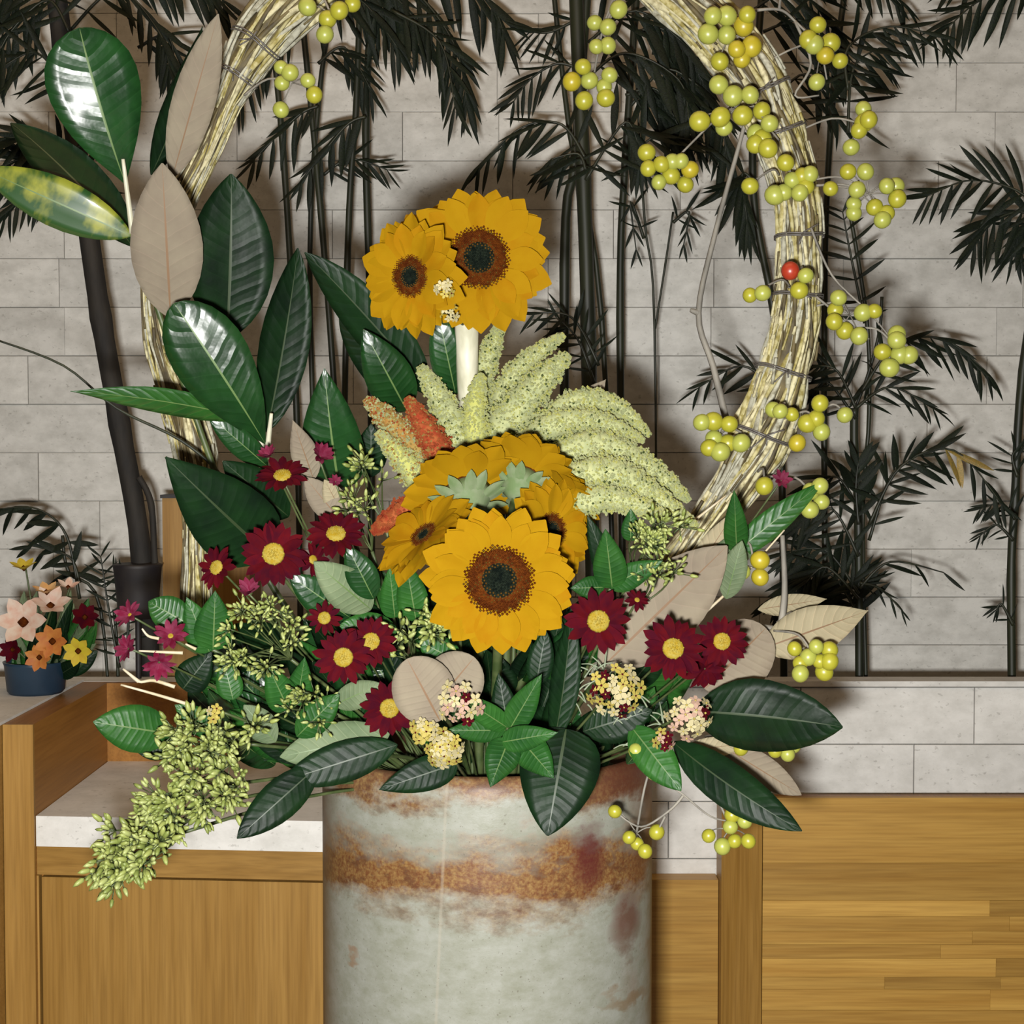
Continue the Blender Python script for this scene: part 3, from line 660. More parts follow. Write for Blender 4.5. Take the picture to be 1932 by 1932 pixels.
# ------------------------------------------------------------------ magnolia leaves & greenery
tanlab = {'label': 'felted tan underside of a leaf'}
sprig('magnolia_branch', 'magnolia branch at the upper left with a big glossy leaf and two tan ones', 'branch', (248, 430, 1.68), [
  ((238, 350), (150, 52), 168, 1.68, 1.62, 'mag', 'obov', .10, .35, .03, dict(roll=-8)),
  ((248, 445), (-35, 318), 92, 1.69, 1.66, 'var', 'ell', .06, .3, .04),
  ((250, 465), (20, 232), 95, 1.73, 1.74, 'magd', 'ell', .05, .3, .02, dict(roll=35)),
  ((322, 600), (306, 308), 132, 1.66, 1.60, 'tan', 'ell', .05, .12, .01, tanlab),
  ((325, 335), (412, 26), 78, 1.70, 1.64, 'tan', 'ell', .04, .12, .01, tanlab),
  ((285, 330), (382, 50), 60, 1.74, 1.74, 'magd', 'lance', .05, .2, .02, dict(roll=30))],
  stem=[(480, 1050, 1.74), (345, 720, 1.70)], r=.0045)
sprig('magnolia_branch', 'dark magnolia branch inside the left arm of the arch with four upright leaves', 'branch', (500, 850, 1.68), [
  ((428, 640), (436, 328), 158, 1.70, 1.66, 'magd', 'ell', .04, .22, .02, dict(roll=12)),
  ((503, 815), (562, 468), 92, 1.68, 1.66, 'magd', 'ell', .03, .3, .02, dict(roll=20)),
  ((502, 840), (328, 572), 140, 1.66, 1.58, 'mag', 'obov', .11, .32, .05, dict(roll=4)),
  ((505, 880), (392, 782), 50, 1.66, 1.62, 'mag', 'ell', .10, .2, .02),
  ((470, 790), (133, 738), 50, 1.64, 1.56, 'holly', 'lance', .05, .25, .03, dict(roll=25))],
  stem=[(520, 1000, 1.7)], r=.004)
for a, b in (((250, 440), (232, 300)), ((500, 850), (455, 760)), ((503, 860), (512, 780))):
    t = [o for o in COL.objects if o.name.startswith('magnolia_branch')][0 if a[0] < 400 else 1]
    stemtube(t, [P(a[0], a[1], 1.665), P(b[0], b[1], 1.645)], .0038, .002, 'stemp', 'leaf_stalk')
sprig('magnolia_branch', 'magnolia branch behind the cream stalk under the upper sunflowers', 'branch', (850, 760, 1.74), [
  ((815, 745), (575, 476), 92, 1.72, 1.66, 'magd', 'ell', .05, .3, .02, dict(roll=18)),
  ((768, 775), (686, 622), 90, 1.70, 1.64, 'mag', 'ell', .14, .25, .05),
  ((860, 745), (825, 585), 66, 1.70, 1.66, 'mag', 'ell', .12, .25, .05),
  ((760, 760), (640, 600), 70, 1.75, 1.74, 'magd', 'ell', .1, .25, .05, dict(roll=10))], stem=[(860, 1000, 1.78)])
sprig('magnolia_branch', 'short magnolia shoot with one broad shiny leaf left of the orange plumes', 'branch', (640, 930, 1.66), [
  ((640, 920), (612, 695), 118, 1.66, 1.60, 'mag', 'ovate', .08, .4, .04, dict(roll=-6)),
  ((700, 900), (700, 800), 60, 1.68, 1.66, 'magd', 'ell', .08, .3, .03),
  ((592, 905), (552, 792), 52, 1.60, 1.56, 'tan', 'lance', .03, .15, .01, tanlab),
  ((645, 985), (575, 900), 55, 1.60, 1.58, 'tan', 'ell', .03, .15, .02, tanlab),
  ((655, 985), (612, 905), 46, 1.61, 1.58, 'cream', 'ell', .03, .15, .02)])
sprig('magnolia_branch', 'large dark leaf spreading over the left foot of the arch', 'branch', (505, 1050, 1.62), [
  ((505, 1045), (312, 862), 150, 1.62, 1.52, 'magd', 'ovate', .06, .2, .03, dict(roll=-5)),
  ((545, 975), (420, 870), 80, 1.66, 1.6, 'magd', 'ell', .06, .2, .03)])
sprig('magnolia_branch', 'long magnolia branch on the right arch foot with leaves tan side up', 'branch', (1150, 1250, 1.60), [
  ((1130, 1265), (1372, 1030), 142, 1.60, 1.62, 'tan', 'ell', .04, .15, .02, tanlab),
  ((1330, 1300), (1445, 1185), 130, 1.62, 1.64, 'tan', 'round', .03, .15, .02, tanlab),
  ((1435, 1225), (1638, 1152), 92, 1.66, 1.68, 'cream', 'lance', .05, .2, .02),
  ((1290, 1120), (1480, 960), 60, 1.66, 1.70, 'sage', 'lance', .06, .2, .05),
  ((1365, 1060), (1558, 905), 52, 1.68, 1.68, 'holly', 'lance', .08, .4, .05),
  ((1390, 1040), (1385, 925), 46, 1.66, 1.62, 'holly', 'ovate', .06, .4, .03),
  ((1370, 1130), (1400, 1020), 50, 1.64, 1.62, 'sage', 'ell', .08, .3, .03),
  ((1300, 1100), (1390, 960), 48, 1.69, 1.70, 'cream', 'lance', .03, .2, .03),
  ((1430, 1150), (1560, 1130), 40, 1.7, 1.72, 'cream', 'lance', .03, .2, .03)], r=.004)
sprig('leaf_pair', 'two round tan leaves like a heart above the vase rim', 'leaf', (835, 1345, 1.52), [
  ((830, 1360), (768, 1243), 118, 1.51, 1.50, 'tan', 'round', .04, .12, .01, tanlab),
  ((820, 1330), (895, 1240), 112, 1.53, 1.52, 'tan', 'round', .04, .12, .01, tanlab)])
sprig('leaf_tip', 'small tan leaf tip peeping above the arching plumes at right', 'leaf', (1095, 800, 1.72), [
  ((1085, 790), (1143, 716), 46, 1.72, 1.71, 'tan', 'lance', .03, .15, .01)])
sprig('magnolia_branch', 'dark magnolia branch hanging over the vase front with a big heart shaped leaf', 'branch', (1062, 1370, 1.56), [
  ((1068, 1375), (1033, 1577), 152, 1.54, 1.50, 'magd', 'heart', .06, .15, .02),
  ((1045, 1400), (1078, 1140), 56, 1.56, 1.56, 'magd', 'lance', .05, .5, .02, dict(roll=20)),
  ((1100, 1380), (1230, 1340), 80, 1.57, 1.56, 'magd', 'ell', .05, .2, .02),
  ((1010, 1300), (1030, 1190), 50, 1.6, 1.6, 'magd', 'ell', .05, .2, .02)])
sprig('magnolia_branch', 'broad glossy dark leaf pointing right below the red daisies', 'branch', (1320, 1340, 1.58), [
  ((1305, 1342), (1590, 1372), 136, 1.58, 1.54, 'magd', 'ell', .07, .25, .06, dict(roll=-12))])
sprig('magnolia_branch', 'long dark leaf curving down past the right rim of the vase', 'branch', (1285, 1400, 1.58), [
  ((1270, 1400), (1513, 1568), 84, 1.57, 1.50, 'magd', 'ell', .09, .25, .03, dict(roll=14)),
  ((1190, 1370), (1285, 1492), 74, 1.56, 1.52, 'holly', 'ell', .06, .3, .03),
  ((1280, 1420), (1420, 1400), 40, 1.6, 1.62, 'cream', 'lance', .03, .2, .03),
  ((1350, 1400), (1512, 1500), 60, 1.62, 1.63, 'tan', 'ell', .03, .2, .03)])
sprig('magnolia_branch', 'two narrow dark leaves hanging past the left rim of the vase', 'branch', (720, 1425, 1.56), [
  ((750, 1405), (530, 1475), 78, 1.55, 1.53, 'magd', 'ell', .04, .2, .02),
  ((600, 1445), (447, 1582), 76, 1.54, 1.50, 'magd', 'ell', .06, .25, .04),
  ((735, 1385), (528, 1428), 84, 1.57, 1.55, 'sage', 'ell', .05, .25, .04)])
sprig('ivy_sprig', 'dark green leaf lying flat on the left front rim of the vase', 'leaf', (850, 1455, 1.585), [
  ((862, 1440), (715, 1490), 66, 1.585, 1.57, 'magd', 'ovate', .04, .2, .05)])
sprig('holly_sprig', 'green sprig of pointed leaves in the middle above the vase rim', 'sprig', (958, 1375, 1.53), [
  ((962, 1375), (1022, 1272), 54, 1.53, 1.51, 'holly', 'ovate', .05, .4, .04),
  ((956, 1372), (858, 1308), 46, 1.53, 1.50, 'holly', 'ovate', .05, .4, .04),
  ((955, 1378), (840, 1378), 46, 1.53, 1.51, 'holly', 'lance', .05, .4, .04),
  ((948, 1400), (1052, 1382), 50, 1.51, 1.49, 'holly', 'ovate', .05, .4, .06),
  ((960, 1395), (925, 1485), 66, 1.52, 1.49, 'holly', 'ovate', .05, .3, .06),
  ((985, 1398), (1045, 1468), 66, 1.53, 1.50, 'holly', 'ovate', .05, .3, .06),
  ((960, 1380), (940, 1270), 50, 1.55, 1.55, 'magd', 'ovate', .05, .3, .04)])
sprig('holly_sprig', 'bright green two pointed leaves at the far left above the seed heads', 'sprig', (400, 1225, 1.55), [
  ((402, 1225), (406, 1115), 74, 1.54, 1.52, 'holly', 'ovate', .05, .35, .03),
  ((395, 1230), (352, 1127), 62, 1.545, 1.53, 'holly', 'ovate', .05, .35, .03),
  ((360, 1180), (280, 1135), 66, 1.58, 1.58, 'holly', 'ell', .05, .3, .03),
  ((345, 1300), (400, 1230), 66, 1.56, 1.56, 'magd', 'ovate', .05, .3, .03),
  ((440, 1320), (420, 1240), 50, 1.57, 1.57, 'holly', 'ovate', .05, .3, .03)])
sprig('holly_sprig', 'green leafy tip right of the large front sunflower', 'sprig', (1152, 1110, 1.56), [
  ((1160, 1110), (1108, 972), 48, 1.56, 1.54, 'magd', 'ovate', .05, .4, .04),
  ((1155, 1108), (1142, 998), 64, 1.54, 1.51, 'holly', 'ovate', .05, .4, .04),
  ((1150, 1105), (1250, 1058), 50, 1.55, 1.53, 'holly', 'ovate', .05, .4, .04),
  ((1140, 1108), (1075, 1110), 44, 1.55, 1.54, 'holly', 'lance', .05, .4, .04),
  ((1190, 1020), (1190, 960), 36, 1.58, 1.57, 'holly', 'ovate', .05, .4, .04)])
sprig('holly_sprig', 'silvery green leaves left of the large front sunflower', 'sprig', (760, 1180, 1.57), [
  ((785, 1170), (765, 1055), 60, 1.56, 1.54, 'holly', 'ovate', .05, .4, .04),
  ((745, 1165), (735, 1070), 52, 1.57, 1.55, 'holly', 'ovate', .05, .4, .04),
  ((700, 1150), (592, 1060), 80, 1.57, 1.53, 'sage', 'ell', .08, .4, .05),
  ((660, 1165), (545, 1085), 70, 1.58, 1.55, 'mag', 'ell', .10, .3, .05),
  ((705, 1130), (655, 1030), 60, 1.56, 1.54, 'mag', 'ell', .10, .3, .05),
  ((750, 1190), (640, 1180), 60, 1.58, 1.57, 'holly', 'ell', .05, .3, .05)])
sprig('holly_sprig', 'dark green leaf at the far left in front of the oak side panel', 'sprig', (320, 1380, 1.56), [
  ((325, 1385), (176, 1362), 90, 1.56, 1.52, 'holly', 'ell', .06, .2, .03),
  ((330, 1400), (260, 1420), 50, 1.57, 1.56, 'magd', 'ell', .06, .2, .03),
  ((420, 1390), (330, 1330), 50, 1.56, 1.54, 'holly', 'ell', .06, .2, .03)])
sprig('holly_sprig', 'fresh green leaves among the seed heads left of the yellow centred daisies', 'sprig', (540, 1330, 1.57), [
  ((545, 1340), (505, 1255), 62, 1.56, 1.54, 'holly', 'ovate', .05, .4, .04),
  ((560, 1330), (575, 1240), 50, 1.57, 1.55, 'holly', 'ovate', .05, .4, .04),
  ((560, 1390), (640, 1310), 60, 1.55, 1.54, 'holly', 'ell', .05, .3, .04),
  ((520, 1400), (460, 1330), 56, 1.56, 1.55, 'sage', 'ell', .05, .3, .04),
  ((630, 1330), (720, 1290), 52, 1.56, 1.55, 'sage', 'ell', .05, .3, .04),
  ((870, 1250), (790, 1210), 60, 1.58, 1.57, 'holly', 'ell', .05, .3, .04)])
# dark filler greenery round the mouth of the vase
labs = ['dark filler leaves massed at the left of the vase mouth', 'dark filler leaves massed behind the middle of the bouquet', 'dark filler leaves massed at the right of the vase mouth']
for k, (xa, xb) in enumerate(((330, 640), (560, 1060), (980, 1320))):
    lv = []
    for i in range(44 if k != 1 else 56):
        x = R.uniform(xa, xb); yc = 1180 if k == 0 else 1130
        y = R.uniform(yc, 1400)
        bx = x+(920-x)*.22; by = y+60
        lv.append(((bx, by), (x, y-R.uniform(10, 70)), R.uniform(45, 75), 1.70+R.uniform(-.04, .04), 1.66+R.uniform(-.05, .05), R.choice(('magd', 'magd', 'magd', 'mag', 'holly')), 'ell', .05, .3, .03, dict(roll=R.uniform(-35, 35))))
    sprig('filler_foliage', labs[k], 'foliage', ((xa+xb)/2, 1380, 1.72), lv)
# ------------------------------------------------------------------ sunflowers
def petal_mesh(L, W, mt, curl, notch=0, n=7, pw=.9, bk=None):
    m = MB(); vs = []
    for i in range(n+1):
        t = i/n; hw = W/2*(math.sin(PI*(.12+.86*t**1.25))**pw) if i < n else W*.02
        z = curl*L*(t*t)+.04*L*math.sin(PI*t)
        for c in (-1, -.4, 0, .4, 1): vs.append((t*L, c*hw, z+abs(c)*hw*.12-(.0 if c else .0004)))
    nc = 5
    m.add(vs, [(i*nc+j, (i+1)*nc+j, (i+1)*nc+j+1, i*nc+j+1) for i in range(n) for j in range(nc-1)])
    return m.mesh('petal', [mt])
def frame(p, nrm, up=Vector((0, 0, 1))):
    z = nrm.normalized(); x = up.cross(z)
    if x.length < 1e-3: x = Vector((1, 0, 0))
    x.normalize(); y = z.cross(x)
    return Matrix.Translation(p) @ Matrix((x, y, z)).transposed().to_4x4()
def sunflower(label, c, d, rpx, dpx, nrm, n1=20, n2=17, stem=None, calyx=False, tilt=.10, stemr=.006, rag=.2):
    p = P(c[0], c[1], d); Rr = S(rpx, d); rd = S(dpx, d); nv = Vector(nrm).normalized(); mw = frame(p, nv)
    base = root_pt(p); t = thing('sunflower', label, 'sunflower', base, 'orange yellow sunflowers in the bouquet')
    L = Rr-rd*.8
    ms = [petal_mesh(L, L*.62, M['petal'], cu) for cu in (.0, -.05, .04)]+[petal_mesh(L*.94, L*.60, M['petalo'], cu) for cu in (.03, .07)]
    for ring, (n, zz, el) in enumerate(((n1, -.004, tilt*.2), (n2, -.001, tilt*.8), (n2-2, .0015, tilt*1.5))):
        for k in range(n):
            a = 2*PI*(k+.37*ring)/n+R.uniform(-.08, .08); s = R.uniform(1-rag, 1.02)*(1, .95, .82)[ring]
            lm = Matrix.Rotation(a, 4, 'Z') @ Matrix.Translation((rd*.8, 0, zz)) @ Matrix.Rotation(-el+R.uniform(-.08, .08), 4, 'Y') @ Matrix.Rotation(R.uniform(-.25, .25), 4, 'X') @ Matrix.Diagonal((s, s, s, 1))
            link('petal', ms[R.choice((0, 1, 2)) if ring == 0 else R.choice((0, 2, 3))], t, mw @ lm)
    m = MB(); NB = 420
    m.lathe([(0, -.006), (rd*.95, -.006), (rd*1.0, 0), (rd*.85, rd*.10), (rd*.5, rd*.13)], 28, 0); m.lathe([(rd*.5, rd*.13), (rd*.36, rd*.07), (0, rd*.0)], 28, 2)
    for k in range(NB):
        f = math.sqrt((k+.5)/NB); a = k*2.39996; r = f*rd*1.02
        z = rd*(.12 if f > .42 else .03+.07*f/.42)*(1 if f < .85 else .75)
        mi = 2 if f < .36 else (1 if f < .60 else 0)
        h = 2.6 if f > .66 else 1.4
        if f > .5 and R.random() < .22: mi = 1 if mi == 0 else 0
        bb = rd*.040*(1.25 if f > .8 else 1)
        m.blob((r*math.cos(a), r*math.sin(a), z), bb, mi, (1, 1, h))
    me = m.mesh('disc', [M['d_rim'], M['d_mid'], M['d_core']], True); o = link('disc', me, t, mw)
    # calyx, bracts, stem
    m = MB(); m.lathe([(0, -.032), (rd*.35, -.030), (rd*.85, -.018), (rd*1.02, -.006), (0, -.005)], 20); me = m.mesh('calyx', [M['sepal']]); link('calyx', me, t, mw)
    sm = petal_mesh(rd*1.3, rd*.5, M['sepal'], .10)
    for k in range(13):
        a = 2*PI*k/13+R.uniform(-.1, .1)
        link('bract', sm, t, mw @ Matrix.Rotation(a, 4, 'Z') @ Matrix.Translation((rd*.45, 0, -.022)) @ Matrix.Rotation(-.22+R.uniform(-.1, .1), 4, 'Y'))
    pts = [base]+([P(*s) for s in stem] if stem else [(base+p)/2-nv*.05])+[p-nv*.028]
    stemtube(t, pts, stemr, stemr*.85, 'stem')
    return t
s1 = sunflower('large sunflower at the top, right of its smaller neighbour', (903, 487), 1.60, 144, 58, (.12, -1, .05), stem=[(905, 900, 1.78), (893, 700, 1.73)])
s2 = sunflower('smaller sunflower at the top left, turned to the left', (776, 522), 1.57, 118, 40, (-.62, -1, -.05), stem=[(890, 900, 1.79), (872, 700, 1.73)])
s2b = sunflower('half hidden sunflower behind the topmost pair', (815, 455), 1.66, 92, 34, (-.2, -1, .7), stem=[(885, 900, 1.80), (880, 700, 1.75)])
s3 = sunflower('biggest sunflower at the front of the bouquet with a dark centre', (942, 1094), 1.47, 152, 66, (.02, -1, -.06), stem=[(940, 1200, 1.6)])
s4 = sunflower('sunflower seen from behind with green bracts, above the front one at left', (880, 925), 1.57, 124, 46, (-.15, .62, .62), stem=[(900, 1050, 1.62)], n1=19, n2=14)
s5 = sunflower('sunflower seen from behind in the middle right below the pale plumes', (985, 900), 1.58, 120, 40, (.2, .62, .62), stem=[(960, 1050, 1.64)], n1=19, n2=14)
s6 = sunflower('sunflower facing right, half covered by the front one', (1040, 1000), 1.55, 104, 34, (.62, -.75, .1), stem=[(1000, 1100, 1.62)])
s6b = sunflower('tilted sunflower at the right edge of the lower cluster', (1035, 935), 1.60, 112, 30, (.4, .55, .75), stem=[(1000, 1100, 1.66)])
s7 = sunflower('sunflower turned away at the left of the lower cluster', (800, 1010), 1.53, 112, 30, (-.62, -.55, .75), stem=[(850, 1150, 1.62)])
# cream cut stalk and little yellow-green florets between the top sunflowers
o = MB(); o.tube([P(905, 1050, 1.76), P(882, 720, 1.68), P(880, 586, 1.655)], [S(19, 1.66), S(20, 1.66), S(23, 1.66)], 14)
st = o.obj('cut_stalk', M['stemp']); tag(st, 'thick cream coloured cut stalk upright below the upper sunflowers', 'stalk')
# ------------------------------------------------------------------ plumes
def plume(label, pts, wpx, d, mats, wts=(1,), dd=0):
    ps = [P(x, y, d+dd*i/(len(pts)-1)) for i, (x, y) in enumerate(pts)]
    base = root_pt(ps[0]); t = thing('amaranth_plume', label, 'plume', base, 'amaranth plumes in the bouquet')
    stemtube(t, [base, (base+ps[0])/2, ps[0]], .003, .002)
    q = spline(ps, 10); W = S(wpx, d)/2; m = MB()
    N_ = len(q); rad = [W*.92*min(1, (.35+2.2*i/(N_-1)))*max(0, 1-(i/(N_-1))**2.0)**.8+.0008 for i in range(N_)]
    m.tube(q, rad, 10); m.obj('spike_core', mats[0], t)
    m = MB(); L = sum((q[i+1]-q[i]).length for i in range(N_-1)); nb = int(2300*L/.12*(W/.012)**.6)
    for k in range(nb):
        f = R.random()*(N_-1); i = min(int(f), N_-2); p = q[i].lerp(q[i+1], f-i); tn = (q[i+1]-q[i]).normalized()
        a = tn.orthogonal().normalized(); b = tn.cross(a); an = R.uniform(0, 2*PI); r = rad[i]*R.uniform(.88, 1.22)
        lobes = 1+.10*math.sin(f*2.1)+.07*math.sin(f*5+an*3)
        m.blob(p+(a*math.cos(an)+b*math.sin(an))*r*lobes, R.uniform(.0008, .0018), R.choices(range(len(mats)), wts)[0])
    o = m.obj('florets', list(mats), t, smooth=False); o['kind'] = 'stuff'
    return t
GM = (PLG, PLY, M['stem']); GW = (5, 3, .6)
plume('pale green plume pointing straight up beside the cream stalk', [(890, 830), (905, 720), (946, 610)], 62, 1.70, GM, GW)
plume('narrow pale plume leaning right, topmost of the right hand ones', [(930, 800), (975, 700), (1064, 632)], 46, 1.69, GM, GW)
plume('broad pale plume leaning right with a blunt tip', [(920, 850), (985, 760), (1072, 668)], 80, 1.67, GM, GW)
plume('pale green plume leaning left, next to the red one', [(880, 880), (850, 790), (792, 690)], 64, 1.66, GM, GW)
plume('short yellowish plume in the middle below the cream stalk', [(900, 850), (895, 780), (908, 705)], 52, 1.65, (PLY, PLG), (3, 2))
plume('arching pale plume ending nearest the wall shadow at right', [(980, 830), (1080, 760), (1160, 765), (1226, 822)], 46, 1.66, GM, GW)
plume('second arching plume just below the upper right one', [(960, 850), (1050, 800), (1130, 795), (1215, 832)], 54, 1.64, GM, GW)
plume('long drooping plume at right reaching toward the arch foot', [(1000, 880), (1120, 840), (1220, 880), (1300, 945)], 66, 1.63, GM, GW)
plume('thick drooping plume at right below the longest one', [(1010, 920), (1140, 890), (1230, 935), (1315, 995)], 66, 1.60, GM, GW)
plume('lowest pale plume at right beside the green seed heads', [(1050, 960), (1150, 940), (1260, 975)], 56, 1.58, GM, GW)
plume('pale plume filling the middle behind the rear sunflowers', [(950, 920), (1020, 850), (1090, 830)], 80, 1.66, GM, GW)
plume('upright brick red plume left of the pale ones', [(845, 880), (810, 820), (768, 750)], 56, 1.63, (PLR, PLO), (4, 1))
plume('orange tipped plume at the far left of the plumes', [(830, 900), (770, 830), (690, 752)], 66, 1.65, (PLO, PLG, PLR), (3, 3, 1))
plume('olive green plume below the orange tipped one', [(820, 950), (780, 890), (712, 815)], 62, 1.63, (PLY, PLG, PLO), (2, 3, 1))
plume('scarlet plume lying low left of the lower sunflowers', [(850, 960), (780, 955), (702, 1005)], 60, 1.60, (PLR, PLR), (4, 1))
# ------------------------------------------------------------------ daisies
DM = {}
def daisy(label, c, d, rpx, nrm, n=17, kind='red', cat='daisy', k=.33, up=.1):
    p = P(c[0], c[1], d); Rr = S(rpx, d); rd = Rr*k; nv = Vector(nrm).normalized(); mw = frame(p, nv)
    base = root_pt(p); t = thing('red_daisy', label, cat, base, 'crimson daisies in the bouquet')
    L = Rr-rd*.6
    ms = [petal_mesh(L, L*.40, M[kind], cu, n=5, pw=.6) for cu in (.0, -.15, .1)]
    for i in range(n):
        a = 2*PI*i/n+R.uniform(-.1, .1); s = R.uniform(.85, 1.04)
        lm = Matrix.Rotation(a, 4, 'Z') @ Matrix.Translation((rd*.6, 0, 0)) @ Matrix.Rotation(-up+R.uniform(-.15, .15), 4, 'Y') @ Matrix.Rotation(R.uniform(-.3, .3), 4, 'X') @ Matrix.Diagonal((s, s, s, 1))
        link('petal', R.choice(ms), t, mw @ lm)
    if k > .1:
        m = MB(); m.lathe([(rd*.9, -.001), (rd*1.0, rd*.1), (rd*.85, rd*.3), (rd*.4, rd*.38), (0, rd*.36)], 14)
        for i in range(60):
            f = math.sqrt((i+.5)/60); a = i*2.39996; m.blob((f*rd*.95*math.cos(a), f*rd*.95*math.sin(a), rd*(.40-.22*f*f)), rd*.10)
        link('flower_centre', m.mesh('flower_centre', [M['yel']]), t, mw)
    m = MB(); m.lathe([(0, -Rr*.22), (Rr*.1, -Rr*.2), (Rr*.22, -Rr*.04), (0, 0)], 10); link('calyx', m.mesh('calyx', [M['stem']]), t, mw)
    stemtube(t, [base, (base+p)/2+Vector((0, .045, -.01)), p-nv*Rr*.2], .0013, .0011)
    return t
for a in [
 ('big crimson daisy at left, centre of its row', (516, 1045), 1.52, 66, (0, -1, .1), 20),
 ('crimson daisy tipped upward beside the scarlet plume', (634, 1008), 1.53, 58, (.1, -.8, .75), 19),
 ('crimson daisy at the left end of the upper row', (409, 1071), 1.53, 44, (-.5, -1, .3), 15),
 ('crimson daisy tipped toward the tan leaf at upper left', (533, 898), 1.56, 52, (0, -.75, .9), 18),
 ('lower crimson daisy of the left pair with a bright yellow eye', (648, 1240), 1.50, 58, (0, -1, .05), 17),
 ('upper crimson daisy of the left pair with a bright yellow eye', (700, 1210), 1.515, 52, (.15, -1, .15), 17),
 ('crimson daisy half hidden behind the round tan leaves', (735, 1336), 1.535, 58, (.1, -1, 0), 17),
 ('crimson daisy right of the front sunflower', (1129, 1172), 1.52, 66, (0, -1, .1), 17),
 ('large crimson daisy with an orange eye on the tan leaf at right', (1270, 1224), 1.50, 64, (.1, -1, .35), 19),
 ('crimson daisy at the far right against a round tan leaf', (1362, 1210), 1.53, 52, (.05, -1, .1), 17)]: daisy(*a)
for a in [
 ('sideways crimson daisy between two open ones in the left row', (590, 1056), 1.54, 36, (.7, -.8, .2), 13, 'red', 'daisy', .25),
 ('magenta daisy bud at the left of the upper tan leaf', (507, 862), 1.58, 26, (-.4, -.6, .8), 12, 'redp', 'daisy', .05, .7),
 ('magenta daisy bud at the right of the upper tan leaf', (604, 862), 1.57, 30, (.5, -.8, .5), 13, 'redp', 'daisy', .05, .7),
 ('tiny magenta bud below the right hand bud near the tan leaf', (633, 909), 1.57, 17, (.2, -1, .3), 9, 'redp', 'daisy', .05, .7),
 ('small dark daisy with ragged petals above the left pair', (612, 1166), 1.54, 36, (0, -1, .2), 12, 'red', 'daisy', .35),
 ('small pink white bud above the green seed heads', (470, 1118), 1.55, 30, (0, -.8, .8), 10, 'redp', 'daisy', .05, .8),
 ('small crimson daisy above the tan leaf at right', (1202, 1132), 1.55, 26, (.2, -.8, .6), 10, 'red', 'daisy', .2),
 ('tiny magenta flower near the foot of the arch at right', (1474, 907), 1.68, 24, (.1, -1, .4), 9, 'redp', 'daisy', .05, .6),
 ('magenta flower at the left end, highest of its bunch', (245, 1160), 1.53, 32, (-.3, -.8, .5), 10, 'redp', 'daisy', .12, .4),
 ('crimson and white flower in the middle of the leftmost bunch', (322, 1200), 1.52, 36, (.1, -.9, .5), 10, 'redp', 'daisy', .15, .3),
 ('magenta flower at the left end, nearest the oak panel', (242, 1224), 1.52, 30, (-.5, -.8, .1), 10, 'redp', 'daisy', .1, .4),
 ('crimson flower lowest in the leftmost bunch', (300, 1250), 1.51, 36, (.1, -.9, -.5), 11, 'redp', 'daisy', .1, .4),
 ('dark crimson flower overlapping below the large right daisy', (1330, 1262), 1.545, 46, (.3, -.8, -.4), 14, 'red', 'daisy', .05)]: daisy(*a)
# ------------------------------------------------------------------ small floret clusters
FLM = {}
for nm in ('crm', 'flyel', 'pink', 'red'):
    m = MB()
    for k in range(5):
        a = 2*PI*k/5; c, s = math.cos(a), math.sin(a)
        pts = [(0, 0, 0), (.5, .33, .15), (.95, .22, .1), (1.0, -.18, .1), (.55, -.32, .15)]
        m.add([(x*c-y*s, x*s+y*c, z) for x, y, z in pts], [(0, 1, 2, 3, 4)])
    m.blob((0, 0, .12), .2, 1); FLM[nm] = m.mesh('floret', [M[nm], M['flyel'] if nm != 'flyel' else M['red']])
def cluster(label, c, d, rpx, n, kinds, fr=11, group='small cream and yellow flower clusters', base=None):
    p = P(c[0], c[1], d); base = P(*base) if base else root_pt(p); t = thing('floret_cluster', label, 'flowers', base, group)
    Rr = S(rpx, d); m = MB(); m.tube(spline([base, (base+p)/2, p+Vector((0, .02, 0))], 4), .0015, 5)
    for i in range(n):
        a = i*2.39996; f = math.sqrt((i+.5)/n); v = Vector((f*math.cos(a), -math.sqrt(max(0, 1-f*f))*.55, f*math.sin(a)))
        q = p+v*Rr; m.tube([p+Vector((0, .015, 0)), q], .0006, 4)
        s = S(fr, d)*R.uniform(.8, 1.25)
        nn = (v+Vector((R.uniform(-.4, .4), -.5, R.uniform(-.4, .4))))
        link('floret', FLM[R.choice(kinds)], t, frame(q, nn) @ Matrix.Rotation(R.uniform(0, 6), 4, 'Z') @ Matrix.Diagonal((s, s, s, 1)))
    m.obj('stem', M['stem'], t)
cluster('cream and pink florets on the round tan leaves', (868, 1328), 1.49, 40, 15, ('crm', 'crm', 'crm', 'pink', 'pink', 'red'), 13)
cluster('yellow cream floret ball just above the vase rim at left', (838, 1412), 1.49, 34, 22, ('flyel', 'crm'), 12)
cluster('golden florets touching the lower edge of the round tan leaf', (800, 1378), 1.495, 22, 10, ('flyel', 'flyel', 'crm'), 11)
cluster('cream and yellow florets between the tan leaf and the vase at right', (1162, 1302), 1.50, 50, 26, ('crm', 'flyel', 'flyel', 'red', 'crm'), 13)
cluster('cream florets with dark red throats left of the glossy right leaf', (1300, 1352), 1.50, 42, 18, ('crm', 'pink', 'red', 'crm'), 13)
cluster('little orange florets over the rim leaf at right', (1252, 1398), 1.51, 18, 7, ('flyel', 'red', 'pink'), 10)
cluster('single cream florets among the left seed heads', (402, 1346), 1.50, 12, 4, ('crm', 'flyel'), 11)
cluster('pale florets in the gap between the upper sunflowers', (838, 545), 1.53, 16, 6, ('crm', 'flyel'), 9, base=(872, 600, 1.625))
cluster('yellow green florets hanging under the upper sunflower pair', (846, 590), 1.56, 18, 7, ('flyel', 'crm'), 9, base=(873, 612, 1.625))
